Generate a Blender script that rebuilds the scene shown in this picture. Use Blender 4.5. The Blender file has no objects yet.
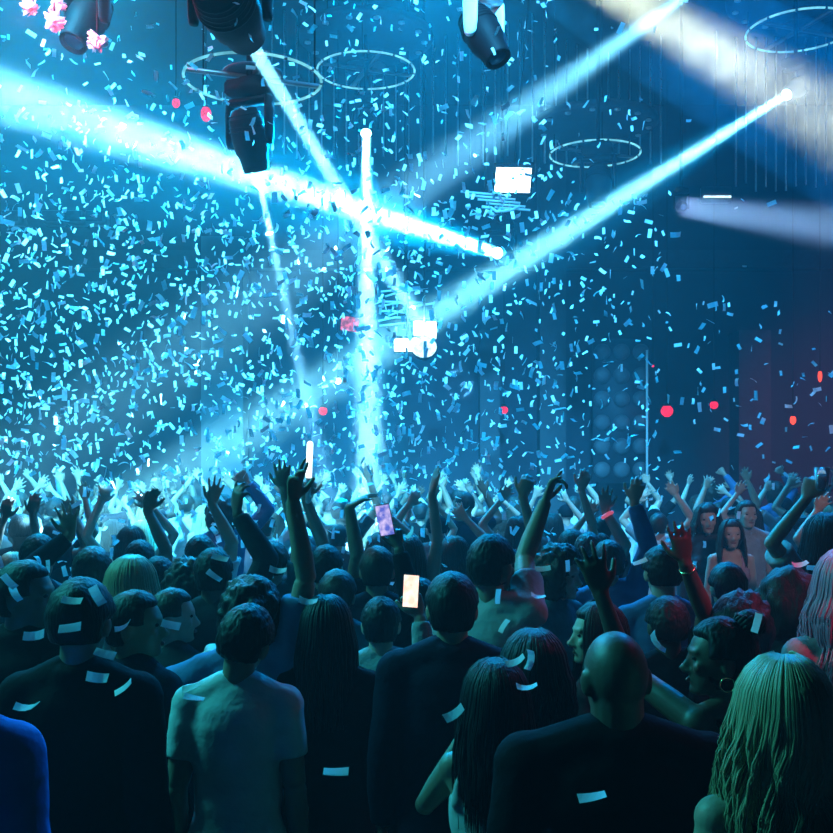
import bpy, bmesh, math, random
from mathutils import Vector, Matrix, noise, Euler
R = math.radians
sc = bpy.context.scene
COL = sc.collection
F = 1000.0                      # focal length in pixels of the 833 px frame
CAMZ = 2.1
def W(px, py, Y):
    """the place at distance Y in front of the photographer that the photo shows at (px, py)"""
    return Vector(((px - 416.5) / F * Y, Y, CAMZ + (460.0 - py) / F * Y))

# ------------------------------------------------------------------ view
sc.view_settings.view_transform = 'Standard'
sc.view_settings.look = 'None'
sc.view_settings.gamma = 1.0
sc.view_settings.use_curve_mapping = False
sc.view_settings.exposure = 0.0
cam_d = bpy.data.cameras.new('camera')
cam_d.sensor_width = 36.0
cam_d.lens = F / 833.0 * 36.0
cam_d.shift_y = (460.0 - 416.5) / 833.0
cam_d.clip_start = 0.05
cam_d.clip_end = 200
cam = bpy.data.objects.new('camera', cam_d)
COL.objects.link(cam)
cam.location = (0, 0, CAMZ)
cam.rotation_euler = (R(90), 0, 0)
sc.camera = cam

sc.cycles.diffuse_bounces = 1
# ------------------------------------------------------------------ materials
def nodes(name):
    m = bpy.data.materials.new(name)
    m.use_nodes = True
    nt = m.node_tree
    nt.nodes.clear()
    return m, nt, nt.nodes.new('ShaderNodeOutputMaterial')
def pbr(name, col, rough=0.6, metal=0.0, var=0.25, scale=12.0, bump=0.0, bscale=60.0, emit=None, estr=0.0, trans=0.0, sheen=0.0, aniso=None, spec=0.5):
    """principled surface with its colour broken up by noise and an optional bump"""
    m, nt, out = nodes(name)
    N, L = nt.nodes, nt.links
    b = N.new('ShaderNodeBsdfPrincipled')
    tc = N.new('ShaderNodeTexCoord')
    mp = N.new('ShaderNodeMapping')
    if aniso: mp.inputs['Scale'].default_value = aniso
    L.new(tc.outputs['Object'], mp.inputs['Vector'])
    nz = N.new('ShaderNodeTexNoise')
    nz.inputs['Scale'].default_value = scale
    nz.inputs['Detail'].default_value = 3
    L.new(mp.outputs[0], nz.inputs['Vector'])
    mx = N.new('ShaderNodeMix'); mx.data_type = 'RGBA'
    mx.inputs['A'].default_value = (*[c * (1 - var) for c in col], 1)
    mx.inputs['B'].default_value = (*[min(1, c * (1 + var)) for c in col], 1)
    L.new(nz.outputs['Fac'], mx.inputs['Factor'])
    L.new(mx.outputs['Result'], b.inputs['Base Color'])
    b.inputs['Roughness'].default_value = rough
    b.inputs['Metallic'].default_value = metal
    b.inputs['Specular IOR Level'].default_value = spec
    if sheen:
        b.inputs['Sheen Weight'].default_value = sheen
    if emit:
        b.inputs['Emission Color'].default_value = (*emit, 1)
        b.inputs['Emission Strength'].default_value = estr
    if bump:
        n2 = N.new('ShaderNodeTexNoise'); n2.inputs['Scale'].default_value = bscale
        L.new(mp.outputs[0], n2.inputs['Vector'])
        bp = N.new('ShaderNodeBump'); bp.inputs['Strength'].default_value = bump
        bp.inputs['Distance'].default_value = 0.01
        L.new(n2.outputs['Fac'], bp.inputs['Height'])
        L.new(bp.outputs[0], b.inputs['Normal'])
    sh = b.outputs[0]
    if trans:
        t = N.new('ShaderNodeBsdfTranslucent')
        L.new(mx.outputs['Result'], t.inputs['Color'])
        ms = N.new('ShaderNodeMixShader'); ms.inputs[0].default_value = trans
        L.new(sh, ms.inputs[1]); L.new(t.outputs[0], ms.inputs[2]); sh = ms.outputs[0]
    L.new(sh, out.inputs['Surface'])
    return m
def glow(name, col, strength, var=0.0, scale=8.0):
    m, nt, out = nodes(name)
    N, L = nt.nodes, nt.links
    e = N.new('ShaderNodeEmission')
    e.inputs['Color'].default_value = (*col, 1)
    e.inputs['Strength'].default_value = strength
    if var:
        tc = N.new('ShaderNodeTexCoord'); nz = N.new('ShaderNodeTexNoise'); nz.inputs['Scale'].default_value = scale
        L.new(tc.outputs['Object'], nz.inputs['Vector'])
        mr = N.new('ShaderNodeMapRange'); mr.inputs['From Min'].default_value = .35; mr.inputs['From Max'].default_value = .65
        mr.inputs['To Min'].default_value = strength * (1 - var); mr.inputs['To Max'].default_value = strength
        L.new(nz.outputs['Fac'], mr.inputs['Value']); L.new(mr.outputs[0], e.inputs['Strength'])
    L.new(e.outputs[0], out.inputs['Surface'])
    return m
M = {}
M['black_metal'] = pbr('black_metal', (.005, .005, .007), .6, .0, bump=.1, spec=.10)
M['grey_metal'] = pbr('grey_metal', (.16, .17, .19), .38, .7)
M['chrome'] = pbr('chrome', (.7, .72, .75), .18, 1.0, var=.1)
M['rim_metal'] = pbr('rim_metal', (.75, .8, .82), .4, .0, var=.1)
M['dull_panel'] = pbr('dull_panel', (.03, .05, .075), .6, .1)
M['rod'] = pbr('rod', (.8, .85, .9), .35, .0)
M['plaster'] = pbr('plaster', (.12, .17, .20), .8, bump=.15, scale=2)
M['wall'] = pbr('wall_paint', (.016, .034, .060), .85, bump=.2, scale=1.5)
M['floor'] = pbr('floor', (.03, .03, .035), .55, bump=.1, scale=3)
M['ceiling'] = pbr('ceiling', (.018, .026, .04), .9, scale=2)
M['paper'] = pbr('confetti_paper', (.85, .88, .9), .5, var=.05, trans=.5)
M['white_plastic'] = pbr('white_plastic', (.7, .72, .74), .35)
M['lens_blue'] = glow('lens_blue', (.35, .85, 1.0), 14)
M['lens_dim'] = pbr('lens_glass', (.02, .05, .08), .08, .0)
M['strobe'] = glow('strobe_face', (.75, .93, 1.0), 9, var=.6, scale=9)
M['strobe_soft'] = glow('strobe_soft', (.6, .9, 1.0), 2.2, var=.4, scale=14)
M['red_glow'] = glow('red_lamp_glow', (1.0, .012, .06), 2.4, var=.8, scale=34)
M['pink_glow'] = glow('pink_glow', (1.0, .16, .26), 1.2, var=.9, scale=16)
M['amber_glow'] = glow('amber_glow', (1.0, .07, .03), 1.8)
M['ring_tube'] = glow('ring_tube', (.22, .80, .95), 1.2, var=.6, scale=5)
M['matt_lamp'] = pbr('matt_lamp', (.09, .12, .15), .6)
M['white_glow'] = glow('white_stick_glow', (.85, .97, 1.0), 2.2)

# ------------------------------------------------------------------ mesh helpers
def obj(name, bm, mat, parent=None, smooth=True, mats=None):
    me = bpy.data.meshes.new(name)
    bm.normal_update()
    bm.to_mesh(me); bm.free()
    for m in (mats or [mat]): me.materials.append(m)
    if smooth:
        me.polygons.foreach_set('use_smooth', [True] * len(me.polygons))
    o = bpy.data.objects.new(name, me)
    COL.objects.link(o)
    if parent is not None: o.parent = parent
    return o
def tag(o, label=None, cat=None, group=None, kind=None):
    if label: o['label'] = label
    if cat: o['category'] = cat
    if group: o['group'] = group
    if kind: o['kind'] = kind
    return o
def thing(name, label, cat, loc=(0, 0, 0), rot=None, group=None):
    o = bpy.data.objects.new(name, None); COL.objects.link(o)
    o.location = loc
    o.empty_display_size = .1
    if rot is not None: o.rotation_euler = rot
    return tag(o, label, cat, group)
def frame(d):
    d = Vector(d).normalized()
    a = Vector((0, 0, 1)) if abs(d.z) < .9 else Vector((1, 0, 0))
    x = d.cross(a).normalized()
    return x, x.cross(d).normalized(), d
def loft(bm, rings, n=14):
    """closed skin over rings (centre, half-axis vector u, half-axis vector v)"""
    vs = []
    for c, u, v in rings:
        vs.append([bm.verts.new(Vector(c) + u * math.cos(2 * math.pi * i / n) + v * math.sin(2 * math.pi * i / n)) for i in range(n)])
    for a, b in zip(vs, vs[1:]):
        for i in range(n):
            bm.faces.new((a[i], a[(i + 1) % n], b[(i + 1) % n], b[i]))
    bm.faces.new(list(reversed(vs[0])))
    bm.faces.new(vs[-1])
def tube(bm, pts, radii, n=8, flat=1.0, side=None):
    pts = [Vector(p) for p in pts]
    if not hasattr(radii, '__len__'): radii = [radii] * len(pts)
    rings = []
    x = None
    for i, p in enumerate(pts):
        d = (pts[min(i + 1, len(pts) - 1)] - pts[max(i - 1, 0)])
        if d.length < 1e-9: d = Vector((0, 0, 1))
        d.normalize()
        if x is None:
            x = Vector(side) if side is not None else frame(d)[0]
        x = (x - d * x.dot(d))
        x = x.normalized() if x.length > 1e-6 else frame(d)[0]
        rings.append((p, x * radii[i], d.cross(x) * radii[i] * flat))
    loft(bm, rings, n)
def capsule(bm, p0, p1, r0, r1, n=12, flat=1.0, side=None):
    p0, p1 = Vector(p0), Vector(p1)
    d = (p1 - p0)
    if d.length < 1e-6: d = Vector((0, 0, 1e-4))
    d = d.normalized()
    pts, rs = [], []
    for a in (85, 60, 30): pts.append(p0 - d * r0 * math.sin(R(a))); rs.append(r0 * math.cos(R(a)))
    pts += [p0, p1]; rs += [r0, r1]
    for a in (30, 60, 85): pts.append(p1 + d * r1 * math.sin(R(a))); rs.append(r1 * math.cos(R(a)))
    tube(bm, pts, rs, n, flat, side)
def ball(bm, c, r, mtx=None, u=16, v=10):
    if not hasattr(r, '__len__'): r = (r, r, r)
    m = Matrix.Translation(Vector(c)) @ Matrix.Diagonal((*r, 1))
    if mtx is not None: m = mtx @ m
    bmesh.ops.create_uvsphere(bm, u_segments=u, v_segments=v, radius=1, matrix=m)
def box(bm, c, size, rot=None, bevel=0.0):
    m = Matrix.Translation(Vector(c))
    if rot is not None: m = m @ rot.to_4x4()
    m = m @ Matrix.Diagonal((*size, 1))
    g = bmesh.ops.create_cube(bm, size=1, matrix=m)
    if bevel:
        es = list({e for v in g['verts'] for e in v.link_edges})
        bmesh.ops.bevel(bm, geom=es, offset=bevel, segments=2, affect='EDGES', clamp_overlap=True)
def cyl(bm, p0, p1, r0, r1=None, n=24):
    r1 = r0 if r1 is None else r1
    tube(bm, [p0, p1], [r0, r1], n)
def lathe(bm, prof, axis_o, axis_d, n=28):
    """closed solid of revolution; prof = (distance along axis, radius)"""
    x, y, d = frame(axis_d)
    loft(bm, [(Vector(axis_o) + d * h, x * max(r, 1e-4), y * max(r, 1e-4)) for h, r in prof], n)
def torus(bm, c, R0, r, n=48, k=8, mtx=None):
    vs = []
    for i in range(n):
        a = 2 * math.pi * i / n
        ring = []
        for j in range(k):
            b = 2 * math.pi * j / k
            p = Vector(((R0 + r * math.cos(b)) * math.cos(a), (R0 + r * math.cos(b)) * math.sin(a), r * math.sin(b)))
            if mtx is not None: p = mtx @ p
            ring.append(bm.verts.new(Vector(c) + p))
        vs.append(ring)
    for i in range(n):
        for j in range(k):
            bm.faces.new((vs[i][j], vs[(i + 1) % n][j], vs[(i + 1) % n][(j + 1) % k], vs[i][(j + 1) % k]))
# ------------------------------------------------------------------ the hall
def struct(name, c, size, mat):
    bm = bmesh.new(); box(bm, c, size)
    return tag(obj(name, bm, mat, smooth=False), kind='structure')
XW, YB, YF, ZC = 9.6, 20.0, -6.0, 9.2
struct('floor', (0, (YB + YF) / 2, -.1), (2 * XW, YB - YF, .2), M['floor'])
struct('ceiling', (0, (YB + YF) / 2, ZC + .1), (2 * XW, YB - YF, .2), M['ceiling'])
struct('wall_back', (0, YB + .15, ZC / 2), (2 * XW, .3, ZC), M['wall'])
struct('wall_front', (0, YF - .15, ZC / 2), (2 * XW, .3, ZC), M['wall'])
struct('wall_left', (-XW - .15, (YB + YF) / 2, ZC / 2), (.3, YB - YF, ZC), M['wall'])
struct('wall_right', (XW + .15, (YB + YF) / 2, ZC / 2), (.3, YB - YF, ZC), M['wall'])
# pale pilasters on the back wall
def pil(i, px0, px1, py0, Y):
    a, b = W(px0, py0, Y), W(px1, py0, Y)
    return struct('trim_%d' % i, ((a.x + b.x) / 2, Y + (YB - Y) / 2, a.z / 2), (b.x - a.x, YB - Y, a.z), M['plaster' if i < 2 else 'dull_panel'])
pil(1, 201, 243, 236, 19.4)
pil(2, 739, 771, 330, 19.4)
pil(3, 540, 566, 130, 19.5)
pil(4, 480, 500, 330, 19.5)
# horizontal fascia high on the back wall
struct('trim_5', (1.0, 19.8, 6.05), (17, .3, .35), M['dull_panel'])

# ------------------------------------------------------------------ moving heads and their beams
def aim(o, d):
    o.rotation_euler = Vector(d).to_track_quat('-Z', 'Y').to_euler()
def spot(name, loc, target, power, col, deg, radius=.05, blend=.3):
    l = bpy.data.lights.new(name, 'SPOT')
    l.energy = power; l.color = col; l.spot_size = R(deg); l.spot_blend = blend
    l.shadow_soft_size = radius
    o = bpy.data.objects.new(name, l); COL.objects.link(o)
    o.location = loc
    aim(o, Vector(target) - Vector(loc))
    return o
def moving_head(label, lens, target, s=1.0, lit=True, group=None, up=Vector((0, 0, 1)), lensmat=None, mount=None, yokemat=None):
    """a moving-head spotlight: base box, yoke with two arms, barrel head with lens; the lens centre sits at `lens`"""
    lens = Vector(lens); d = (Vector(target) - lens).normalized()
    piv = lens - d * .26 * s
    t = thing('moving_head_light', label, 'stage light', piv + up * .44 * s, group=group)
    o0 = t.location
    x = d.cross(up); x = x.normalized() if x.length > .05 else Vector((1, 0, 0))
    y = up.cross(x).normalized()
    rot = Matrix((x, y, up)).transposed()
    def P(b): return [v.__setattr__('co', v.co - o0) for v in b.verts]
    b = bmesh.new()
    box(b, piv + up * .40 * s, (.34 * s, .26 * s, .12 * s), rot, .02 * s)
    box(b, piv + up * .475 * s, (.16 * s, .10 * s, .05 * s), rot, .01 * s)
    P(b); obj('base', b, M['black_metal'], t)
    b = bmesh.new()
    box(b, piv + up * .30 * s, (.36 * s, .12 * s, .05 * s), rot, .012 * s)
    for q in (-1, 1):
        loft(b, [(piv + up * h * s + x * q * .185 * s, x * .022 * s, y * w * s) for h, w in ((.32, .06), (.2, .07), (.05, .065), (-.03, .055), (-.06, .03))], 12)
    P(b); obj('yoke', b, yokemat or M['black_metal'], t)
    b = bmesh.new()
    lathe(b, [(-.24 * s, .06 * s), (-.23 * s, .10 * s), (-.15 * s, .135 * s), (0, .145 * s), (.1 * s, .135 * s), (.13 * s, .118 * s), (.24 * s, .105 * s), (.255 * s, .10 * s), (.255 * s, .085 * s), (.235 * s, .08 * s)], piv, d)
    for k in range(5):
        lathe(b, [(-.20 * s + k * .03 * s, .1 * s), (-.195 * s + k * .03 * s, (.128 + .006 * k) * s), (-.185 * s + k * .03 * s, (.128 + .006 * k) * s), (-.18 * s + k * .03 * s, .1 * s)], piv, d, 24)
    P(b); hd = obj('head', b, M['black_metal'], t)
    b = bmesh.new()
    lathe(b, [(.236 * s, .05 * s), (.238 * s, .078 * s), (.25 * s, .06 * s), (.256 * s, .02 * s)], piv, d)
    P(b); obj('lens', b, lensmat or (M['lens_blue'] if lit else M['lens_dim']), hd)
    top = piv.z + .5 * s * up.z
    if up.z > .9 and mount is not False:
        b = bmesh.new()
        cyl(b, piv + up * .49 * s, Vector((piv.x, piv.y, ZC if mount is None else mount)) , .025, n=10)
        P(b); obj('hanging_pole', b, M['black_metal'], t)
    return t

CY = (.20, .70, 1.0)
def beam(lens, target, power, deg, radius, col=CY):
    """a disc-shaped light source at the lens with a tight spread: a collimated beam in the haze, or an added lens halo when wide"""
    lens, target = Vector(lens), Vector(target)
    d = (target - lens).normalized()
    l = bpy.data.lights.new('beam_light', 'AREA')
    l.shape = 'DISK'; l.size = radius * 2; l.energy = power; l.color = col; l.spread = R(deg)
    o = bpy.data.objects.new('beam_light', l); COL.objects.link(o)
    o.location = lens + d * .012
    aim(o, d)
    return o

# the long beam that crosses the picture towards the left of the photographer
L1 = W(497, 253, 15); T1 = W(0, 95, 5.5)
moving_head('lit stage light at the small bright end of the longest beam, aimed left', L1, T1, 1.1)
beam(L1, T1, 860, 1.6, .085)
beam(L1, T1, 360, 9, .085, (0, .42, 1.0))  # second, wider blue beam added to imitate lens bloom
# the beam that drops straight down
L2 = W(366, 134, 14); T2 = W(369, 520, 9)
moving_head('lit stage light at the top of the vertical beam', L2, T2, .95)
beam(L2, T2, 440, 2.9, .060, (.26, .76, .92))
beam(L2, T2, 100, 9, .06, (0, .42, 1.0))  # bloom halo of this lens, added as a wide dim beam
# the beam from the upper right
L3 = W(786, 95, 13); T3 = W(370, 355, 9.5)
moving_head('lit stage light at the upper right end of the slanting beam', L3, T3, .9)
beam(L3, T3, 380, 3.6, .05, (.22, .80, .92))
beam(L3, T3, 100, 11, .05, (0, .42, 1.0))  # wide blue beam added as a halo around the lens
# the top left lamp that throws a beam away and down
L4 = W(247, 37, 6.6); T4 = W(425, 330, 15.2)
moving_head('large black stage light hanging at the top edge, its beam going down to the right', L4, T4, 1.3)
beam(L4, T4, 520, 2.2, .05)
# the lamp under the nearest ring
L5 = W(257, 172, 7.5); T5 = W(322, 470, 8.4)
moving_head('black stage light hanging under the middle of the ring crossed by a beam', L5, T5, .92)
beam(L5, T5, 330, 5.0, .022)
# a beam that enters from above the picture on the right
L6 = W(715, -25, 10); T6 = W(428, 178, 8)
moving_head('stage light above the upper right throwing the beam that cuts the white smoke', L6, T6, .9)
beam(L6, T6, 190, 6.0, .045)
# two wide whitish beams
L7 = W(500, -75, 12.5); T7 = W(930, 178, 9.5)
moving_head('stage light above the top edge lighting the white smoke', L7, T7, 1.0)
spot('smoke_light', L7 + (T7 - L7).normalized() * .03, T7, 56000, (.84, .90, .64), 8.0, .15, .35)
L8 = W(684, 207, 14); T8 = W(900, 236, 8)
moving_head('small stage light beneath the white smoke, its hazy pale beam running to the right edge', L8, T8, .55, lit=False)
beam(L8, T8, 52, 3.2, .15, (.30, .58, 1.0))
# unlit heads
moving_head('unlit black stage light with a silver yoke at the top centre', W(499, 60, 7.4), W(578, 190, 7.0), .98, lit=False, yokemat=M['rim_metal'])
moving_head('unlit stage light hanging under the ring at the right of the strobe panel', W(597, 206, 13), W(590, 330, 12.6), 1.15, lit=False)
moving_head('unlit stage light among the pink blossoms at the top left corner', W(72, 44, 7.6), W(20, 130, 7.2), 1.05, lit=False)

# silver arm on the top-centre head
def strut(name, label, cat, pts, r, mat, group=None):
    b = bmesh.new(); tube(b, pts, r, 8)
    return tag(obj(name, b, mat), label, cat, group)

# ------------------------------------------------------------------ hanging rings
def ring_fixture(label, c, rad, cross=True, canopy=True):
    c = Vector(c)
    t = thing('ring_fixture', label, 'ring light', c, group=None)
    b = bmesh.new(); torus(b, (0, 0, 0), rad, rad * .021, 56, 8)
    rg = obj('ring', b, M['ring_tube'], t)
    for k in range(12):
        a = 2 * math.pi * k / 12 + .1
        b = bmesh.new()
        box(b, (rad * math.cos(a), rad * math.sin(a), 0), (rad * .05, rad * .05, rad * .06), Matrix.Rotation(a, 3, 'Z'), rad * .008)
        obj('clamp', b, M['grey_metal'], rg)
    if cross:
        for a in (.35, .35 + math.pi / 2):
            b = bmesh.new()
            v = Vector((math.cos(a), math.sin(a), 0)) * rad
            box(b, (0, 0, rad * .03), (2 * rad, rad * .09, rad * .05), Matrix.Rotation(a, 3, 'Z'))
            obj('cross_bar', b, M['grey_metal'], t)
    b = bmesh.new(); lathe(b, [(0, rad * .40), (.01, rad * .44), (.02, rad * .44), (.03, rad * .4)], (0, 0, rad * .06), (0, 0, 1), 40)
    obj('hub_plate', b, M['dull_panel'], t)
    if canopy:
        b = bmesh.new(); lathe(b, [(0, rad * 1.34), (.03, rad * 1.38), (.10, rad * 1.38), (.12, rad * 1.3)], (0, 0, rad * .6), (0, 0, 1), 56)
        cn = obj('canopy', b, M['dull_panel'], t)
        for k in range(14):
            a = 2 * math.pi * k / 14
            b = bmesh.new(); lathe(b, [(-.025, rad * .05), (-.02, rad * .065), (0.01, rad * .065)], (rad * 1.2 * math.cos(a), rad * 1.2 * math.sin(a), rad * .6), (0, 0, 1), 14)
            obj('downlight', b, M['rim_metal'], cn)
    for k in range(3):
        a = 2 * math.pi * k / 3 + .5
        b = bmesh.new(); cyl(b, (rad * .98 * math.cos(a), rad * .98 * math.sin(a), 0), (rad * .98 * math.cos(a), rad * .98 * math.sin(a), ZC - c.z - .02), .008, n=6)
        obj('cable', b, M['black_metal'], t)
    return t
ring_fixture('hanging metal ring nearest the camera, crossed by a thin beam', W(253, 80, 7.5), .51, canopy=False)
ring_fixture('hanging metal ring at the top centre in front of the thin rods', W(366, 71, 14.4), .70)
ring_fixture('hanging metal ring above the slanting beam at the right', W(595, 154, 15.2), .68)
ring_fixture('faint hanging metal ring in the top right corner beyond the smoke', W(800, 31, 13.5), .70)

# ------------------------------------------------------------------ thin rods hung from the ceiling
random.seed(4)
def rods(x0, x1, step, bot, Y, label, group, bow=.0):
    x = x0
    while x <= x1:
        q = (x - x0) / (x1 - x0) * 2 - 1
        p = W(x, bot + random.uniform(-7, 7), Y + bow * (1 - q * q))
        b = bmesh.new(); cyl(b, p, (p.x, p.y, ZC), .015, n=6)
        tag(obj('hanging_rod', b, M['rod']), label, 'rod', group)
        x += step
rods(272, 552, 12.4, 160, 15.6, 'thin pale rod hanging behind the top centre ring', 'rods behind the top centre ring', 1.2)
rods(556, 664, 10.5, 158, 16.6, 'thin pale rod hanging behind the ring above the slanting beam', 'rods behind the ring above the slanting beam', .8)
rods(736, 838, 10, 186, 16.8, 'thin pale rod hanging under the white smoke by the right edge', 'rods under the white smoke')

# ------------------------------------------------------------------ strobes and lamps further back
def panel_light(name, label, c, w, h, face, rot=(0, 0, 0), cat='strobe'):
    t = thing(name, label, cat, c, rot)
    b = bmesh.new(); box(b, (0, .07, 0), (w * 1.08, .12, h * 1.1), None, .015); obj('housing', b, M['black_metal'], t)
    b = bmesh.new(); box(b, (0, 0, 0), (w, .02, h)); obj('light_face', b, face, t, smooth=False)
    b = bmesh.new()
    for q in (-1, 1): box(b, (q * w * .57, .07, h * .25), (.02, .06, h * .9))
    box(b, (0, .07, h * .72), (w * 1.16, .06, .02)); obj('bracket', b, M['black_metal'], t)
    b = bmesh.new(); cyl(b, (0, .07, h * .7), (0, .07, max(.3, ZC - c[2])), .018, n=8); obj('hanging_pole', b, M['black_metal'], t)
    return t
panel_light('strobe_panel', 'glaring white rectangular strobe panel right of the vertical beam, high up', W(513, 180, 14.2), .5, .36, M['strobe'], (R(-8), R(4), R(-10)))
# lit pipe rig under the strobe
t = thing('pipe_rig', 'tangle of brightly lit pipes and clamps under the strobe panel', 'rig', W(500, 200, 14.0))
random.seed(8)
for k in range(5):
    b = bmesh.new(); z = .12 - k * .05
    cyl(b, (-.55 + .12 * k, .02 * k, z), (.15 + .07 * k, .05, z - .05), .016, n=8); obj('pipe', b, M['rim_metal'], t)
b = bmesh.new(); tube(b, [(-.05 + .36 * math.sin(a), .04, -.02 - .13 * math.cos(a) * (1 if a > 0 else .6)) for a in [-.6 + .2 * i for i in range(10)]], .022, 8); obj('hoop', b, M['rim_metal'], t)
for k in range(9):
    b = bmesh.new(); box(b, (random.uniform(-.5, .35), random.uniform(-.05, .05), random.uniform(-.28, .14)), (.07, .06, .04), Euler((random.random() * 3, random.random() * 3, 0)).to_matrix(), .008)
    obj('clamp', b, M['rim_metal'], t)
b = bmesh.new(); ball(b, (.02, -.04, -.26), .075); obj('socket', b, M['black_metal'], t)
b = bmesh.new(); cyl(b, (-.2, .06, .1), (-.2, .06, ZC - t.location.z), .014, n=6); obj('hanging_pole', b, M['black_metal'], t)
# lamp cluster in the middle distance
panel_light('strobe_panel', 'glaring white strobe panel below the crossing beams, upper one of two', W(425, 330, 15.2), .34, .26, M['strobe'], (0, 0, R(8)))
panel_light('strobe_panel', 'glaring white strobe panel below the crossing beams, lower one of two', W(407, 345, 15.0), .38, .19, M['strobe'], (0, 0, R(-4)))
t = thing('domed_lamp', 'round glaring lamp right beside the two middle strobe panels', 'lamp', W(424, 347, 14.9))
b = bmesh.new(); ball(b, (0, 0, 0), (.19, .14, .16)); obj('bulb', b, M['strobe_soft'], t)
b = bmesh.new(); lathe(b, [(0, .06), (.05, .17), (.12, .19), (.16, .1)], (0, .02, 0), (0, 1, 0)); obj('shade', b, M['black_metal'], t)
b = bmesh.new(); cyl(b, (0, .12, 0), (0, .12, ZC - t.location.z), .015, n=6); obj('hanging_pole', b, M['black_metal'], t)
t = thing('pipe_rig', 'fan of bright chrome tubes above the two middle strobe panels', 'rig', W(405, 305, 15.4))
random.seed(21)
for k in range(9):
    b = bmesh.new(); z = .28 - k * .075; a = random.uniform(-.25, .35)
    x0 = random.uniform(-.42, -.2); l = random.uniform(.4, .75)
    tube(b, [(x0, 0, z), (x0 + l * .5, -.02, z + a * .5 * l + .02), (x0 + l, 0, z + a * l * .8)], .016, 8); obj('tube', b, M['rim_metal'], t)
b = bmesh.new(); cyl(b, (0, .03, -.35), (0, .03, ZC - t.location.z), .02, n=8); obj('hanging_pole', b, M['black_metal'], t)

def lamp(label, c, r, mat, cat='lamp', flat=1.0, hang=True):
    t = thing('small_lamp', label, cat, c)
    b = bmesh.new(); ball(b, (0, 0, 0), (r, r, r * flat)); obj('bulb', b, mat, t)
    b = bmesh.new(); lathe(b, [(0, r * .5), (r * .3, r * .8), (r * .8, r * .3)], (0, 0, r * flat * .7), (0, 0, 1), 16); obj('cap', b, M['black_metal'], t)
    if hang:
        b = bmesh.new(); cyl(b, (0, 0, r), (0, 0, ZC - c[2]), .006, n=6); obj('cord', b, M['black_metal'], t)
    return t
lamp('small dazzling white lamp left of the vertical beam', W(338, 381, 14), .045, M['strobe'])
lamp('glowing red lamp left of the round lamps near the back wall', W(504, 410, 18.6), .075, M['red_glow'])
lamp('glowing red lamp just right of the thin pole at the back', W(667, 411, 18.2), .11, M['red_glow'])
lamp('red lamp between the thin pole and the pale pilaster', W(714, 405, 18.4), .075, M['red_glow'])
lamp('red lamp under the nearest ring, left of it, larger of two', W(206, 114, 9.5), .05, M['red_glow'], flat=1.5)
lamp('red lamp left of the nearest ring, smaller of two', W(176, 103, 9.5), .038, M['red_glow'], flat=1.2)
lamp('tiny orange lamp on the dark right wall, candle shaped', W(793, 420, 17), .05, M['amber_glow'], flat=1.6)
lamp('tiny red tube lamp right of the pale pilaster', W(820, 376, 17), .035, M['amber_glow'], flat=3.0)
lamp('tiny red lamp high right of the thin pole', W(653, 366, 18), .022, M['red_glow'])
lamp('small red lamp in front of the left light column, near the vertical beam', W(323, 411, 16), .07, M['red_glow'])
t = thing('square_lamp', 'square pink lamp panel just left of the vertical beam', 'lamp', W(350, 324, 15.5), (0, R(6), R(12)))
b = bmesh.new(); box(b, (0, 0, 0), (.28, .03, .22), None, .008); obj('light_face', b, M['pink_glow'], t)
b = bmesh.new(); box(b, (0, .04, 0), (.31, .05, .25), None, .01); obj('housing', b, M['black_metal'], t)
b = bmesh.new(); cyl(b, (0, .04, .1), (0, .04, ZC - t.location.z), .012, n=6); obj('hanging_pole', b, M['black_metal'], t)
# bar light on the right
t = thing('bar_light', 'dim bar light with one white line under the smoke, at the right', 'bar light', W(717, 197, 16.5))
b = bmesh.new(); box(b, (0, .06, .05), (.5, .12, .26), None, .015); obj('housing', b, M['grey_metal'], t)
b = bmesh.new(); box(b, (0, -.02, 0), (.45, .03, .03)); obj('light_strip', b, M['strobe_soft'], t)
b = bmesh.new(); cyl(b, (0, .06, .1), (0, .06, ZC - t.location.z), .02, n=8); obj('hanging_pole', b, M['black_metal'], t)

# pink-lit paper blossoms at top left
def blossom(label, c, r, seed):
    random.seed(seed)
    t = thing('paper_blossom', label, 'hanging flower', c)
    b = bmesh.new()
    for k in range(26):
        d = Vector((random.gauss(0, 1), random.gauss(0, 1), random.gauss(0, 1))).normalized()
        x, y, z = frame(d)
        rot = Matrix((x, y, z)).transposed()
        m = Matrix.Translation(d * r * .55) @ (rot @ Euler((random.uniform(.4, 1.2), 0, random.uniform(0, 6))).to_matrix()).to_4x4() @ Matrix.Diagonal((r * .22, r * .06, r * .5, 1))
        bmesh.ops.create_uvsphere(b, u_segments=8, v_segments=6, radius=1, matrix=m)
    obj('petals', b, M['petal'], t)
    b = bmesh.new(); ball(b, (0, 0, 0), r * .36); obj('bulb', b, M['pink_glow'], t)  # glowing core added to tint the petals from inside
    b = bmesh.new(); cyl(b, (0, 0, 0), (0, 0, ZC - c[2]), .006, n=6); obj('cord', b, M['black_metal'], t)
    l = bpy.data.lights.new('blossom_fill_light', 'POINT'); l.energy = 22; l.color = (1, .1, .18); l.shadow_soft_size = r * .3
    o = bpy.data.objects.new('blossom_fill_light', l); COL.objects.link(o); o.location = Vector(c) + Vector((0, -r * 1.3, 0))  # unseen red point light added in front of the petals
M['petal'] = pbr('petal', (.75, .36, .42), .6, trans=.4)  # pink light on the paper is partly put into this colour
blossom('pink-lit paper blossom at the top left corner, leftmost of them', W(29, 8, 7.3), .075, 1)
blossom('pink-lit paper blossom at the top left corner, middle one under the others', W(54, 21, 7.1), .085, 2)
blossom('pink-lit paper blossom on the right side of the unlit corner light', W(97, 41, 7.2), .09, 3)
blossom('pink-lit paper blossom touching the top edge beside the unlit corner light', W(58, 5, 7.3), .07, 5)

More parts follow.
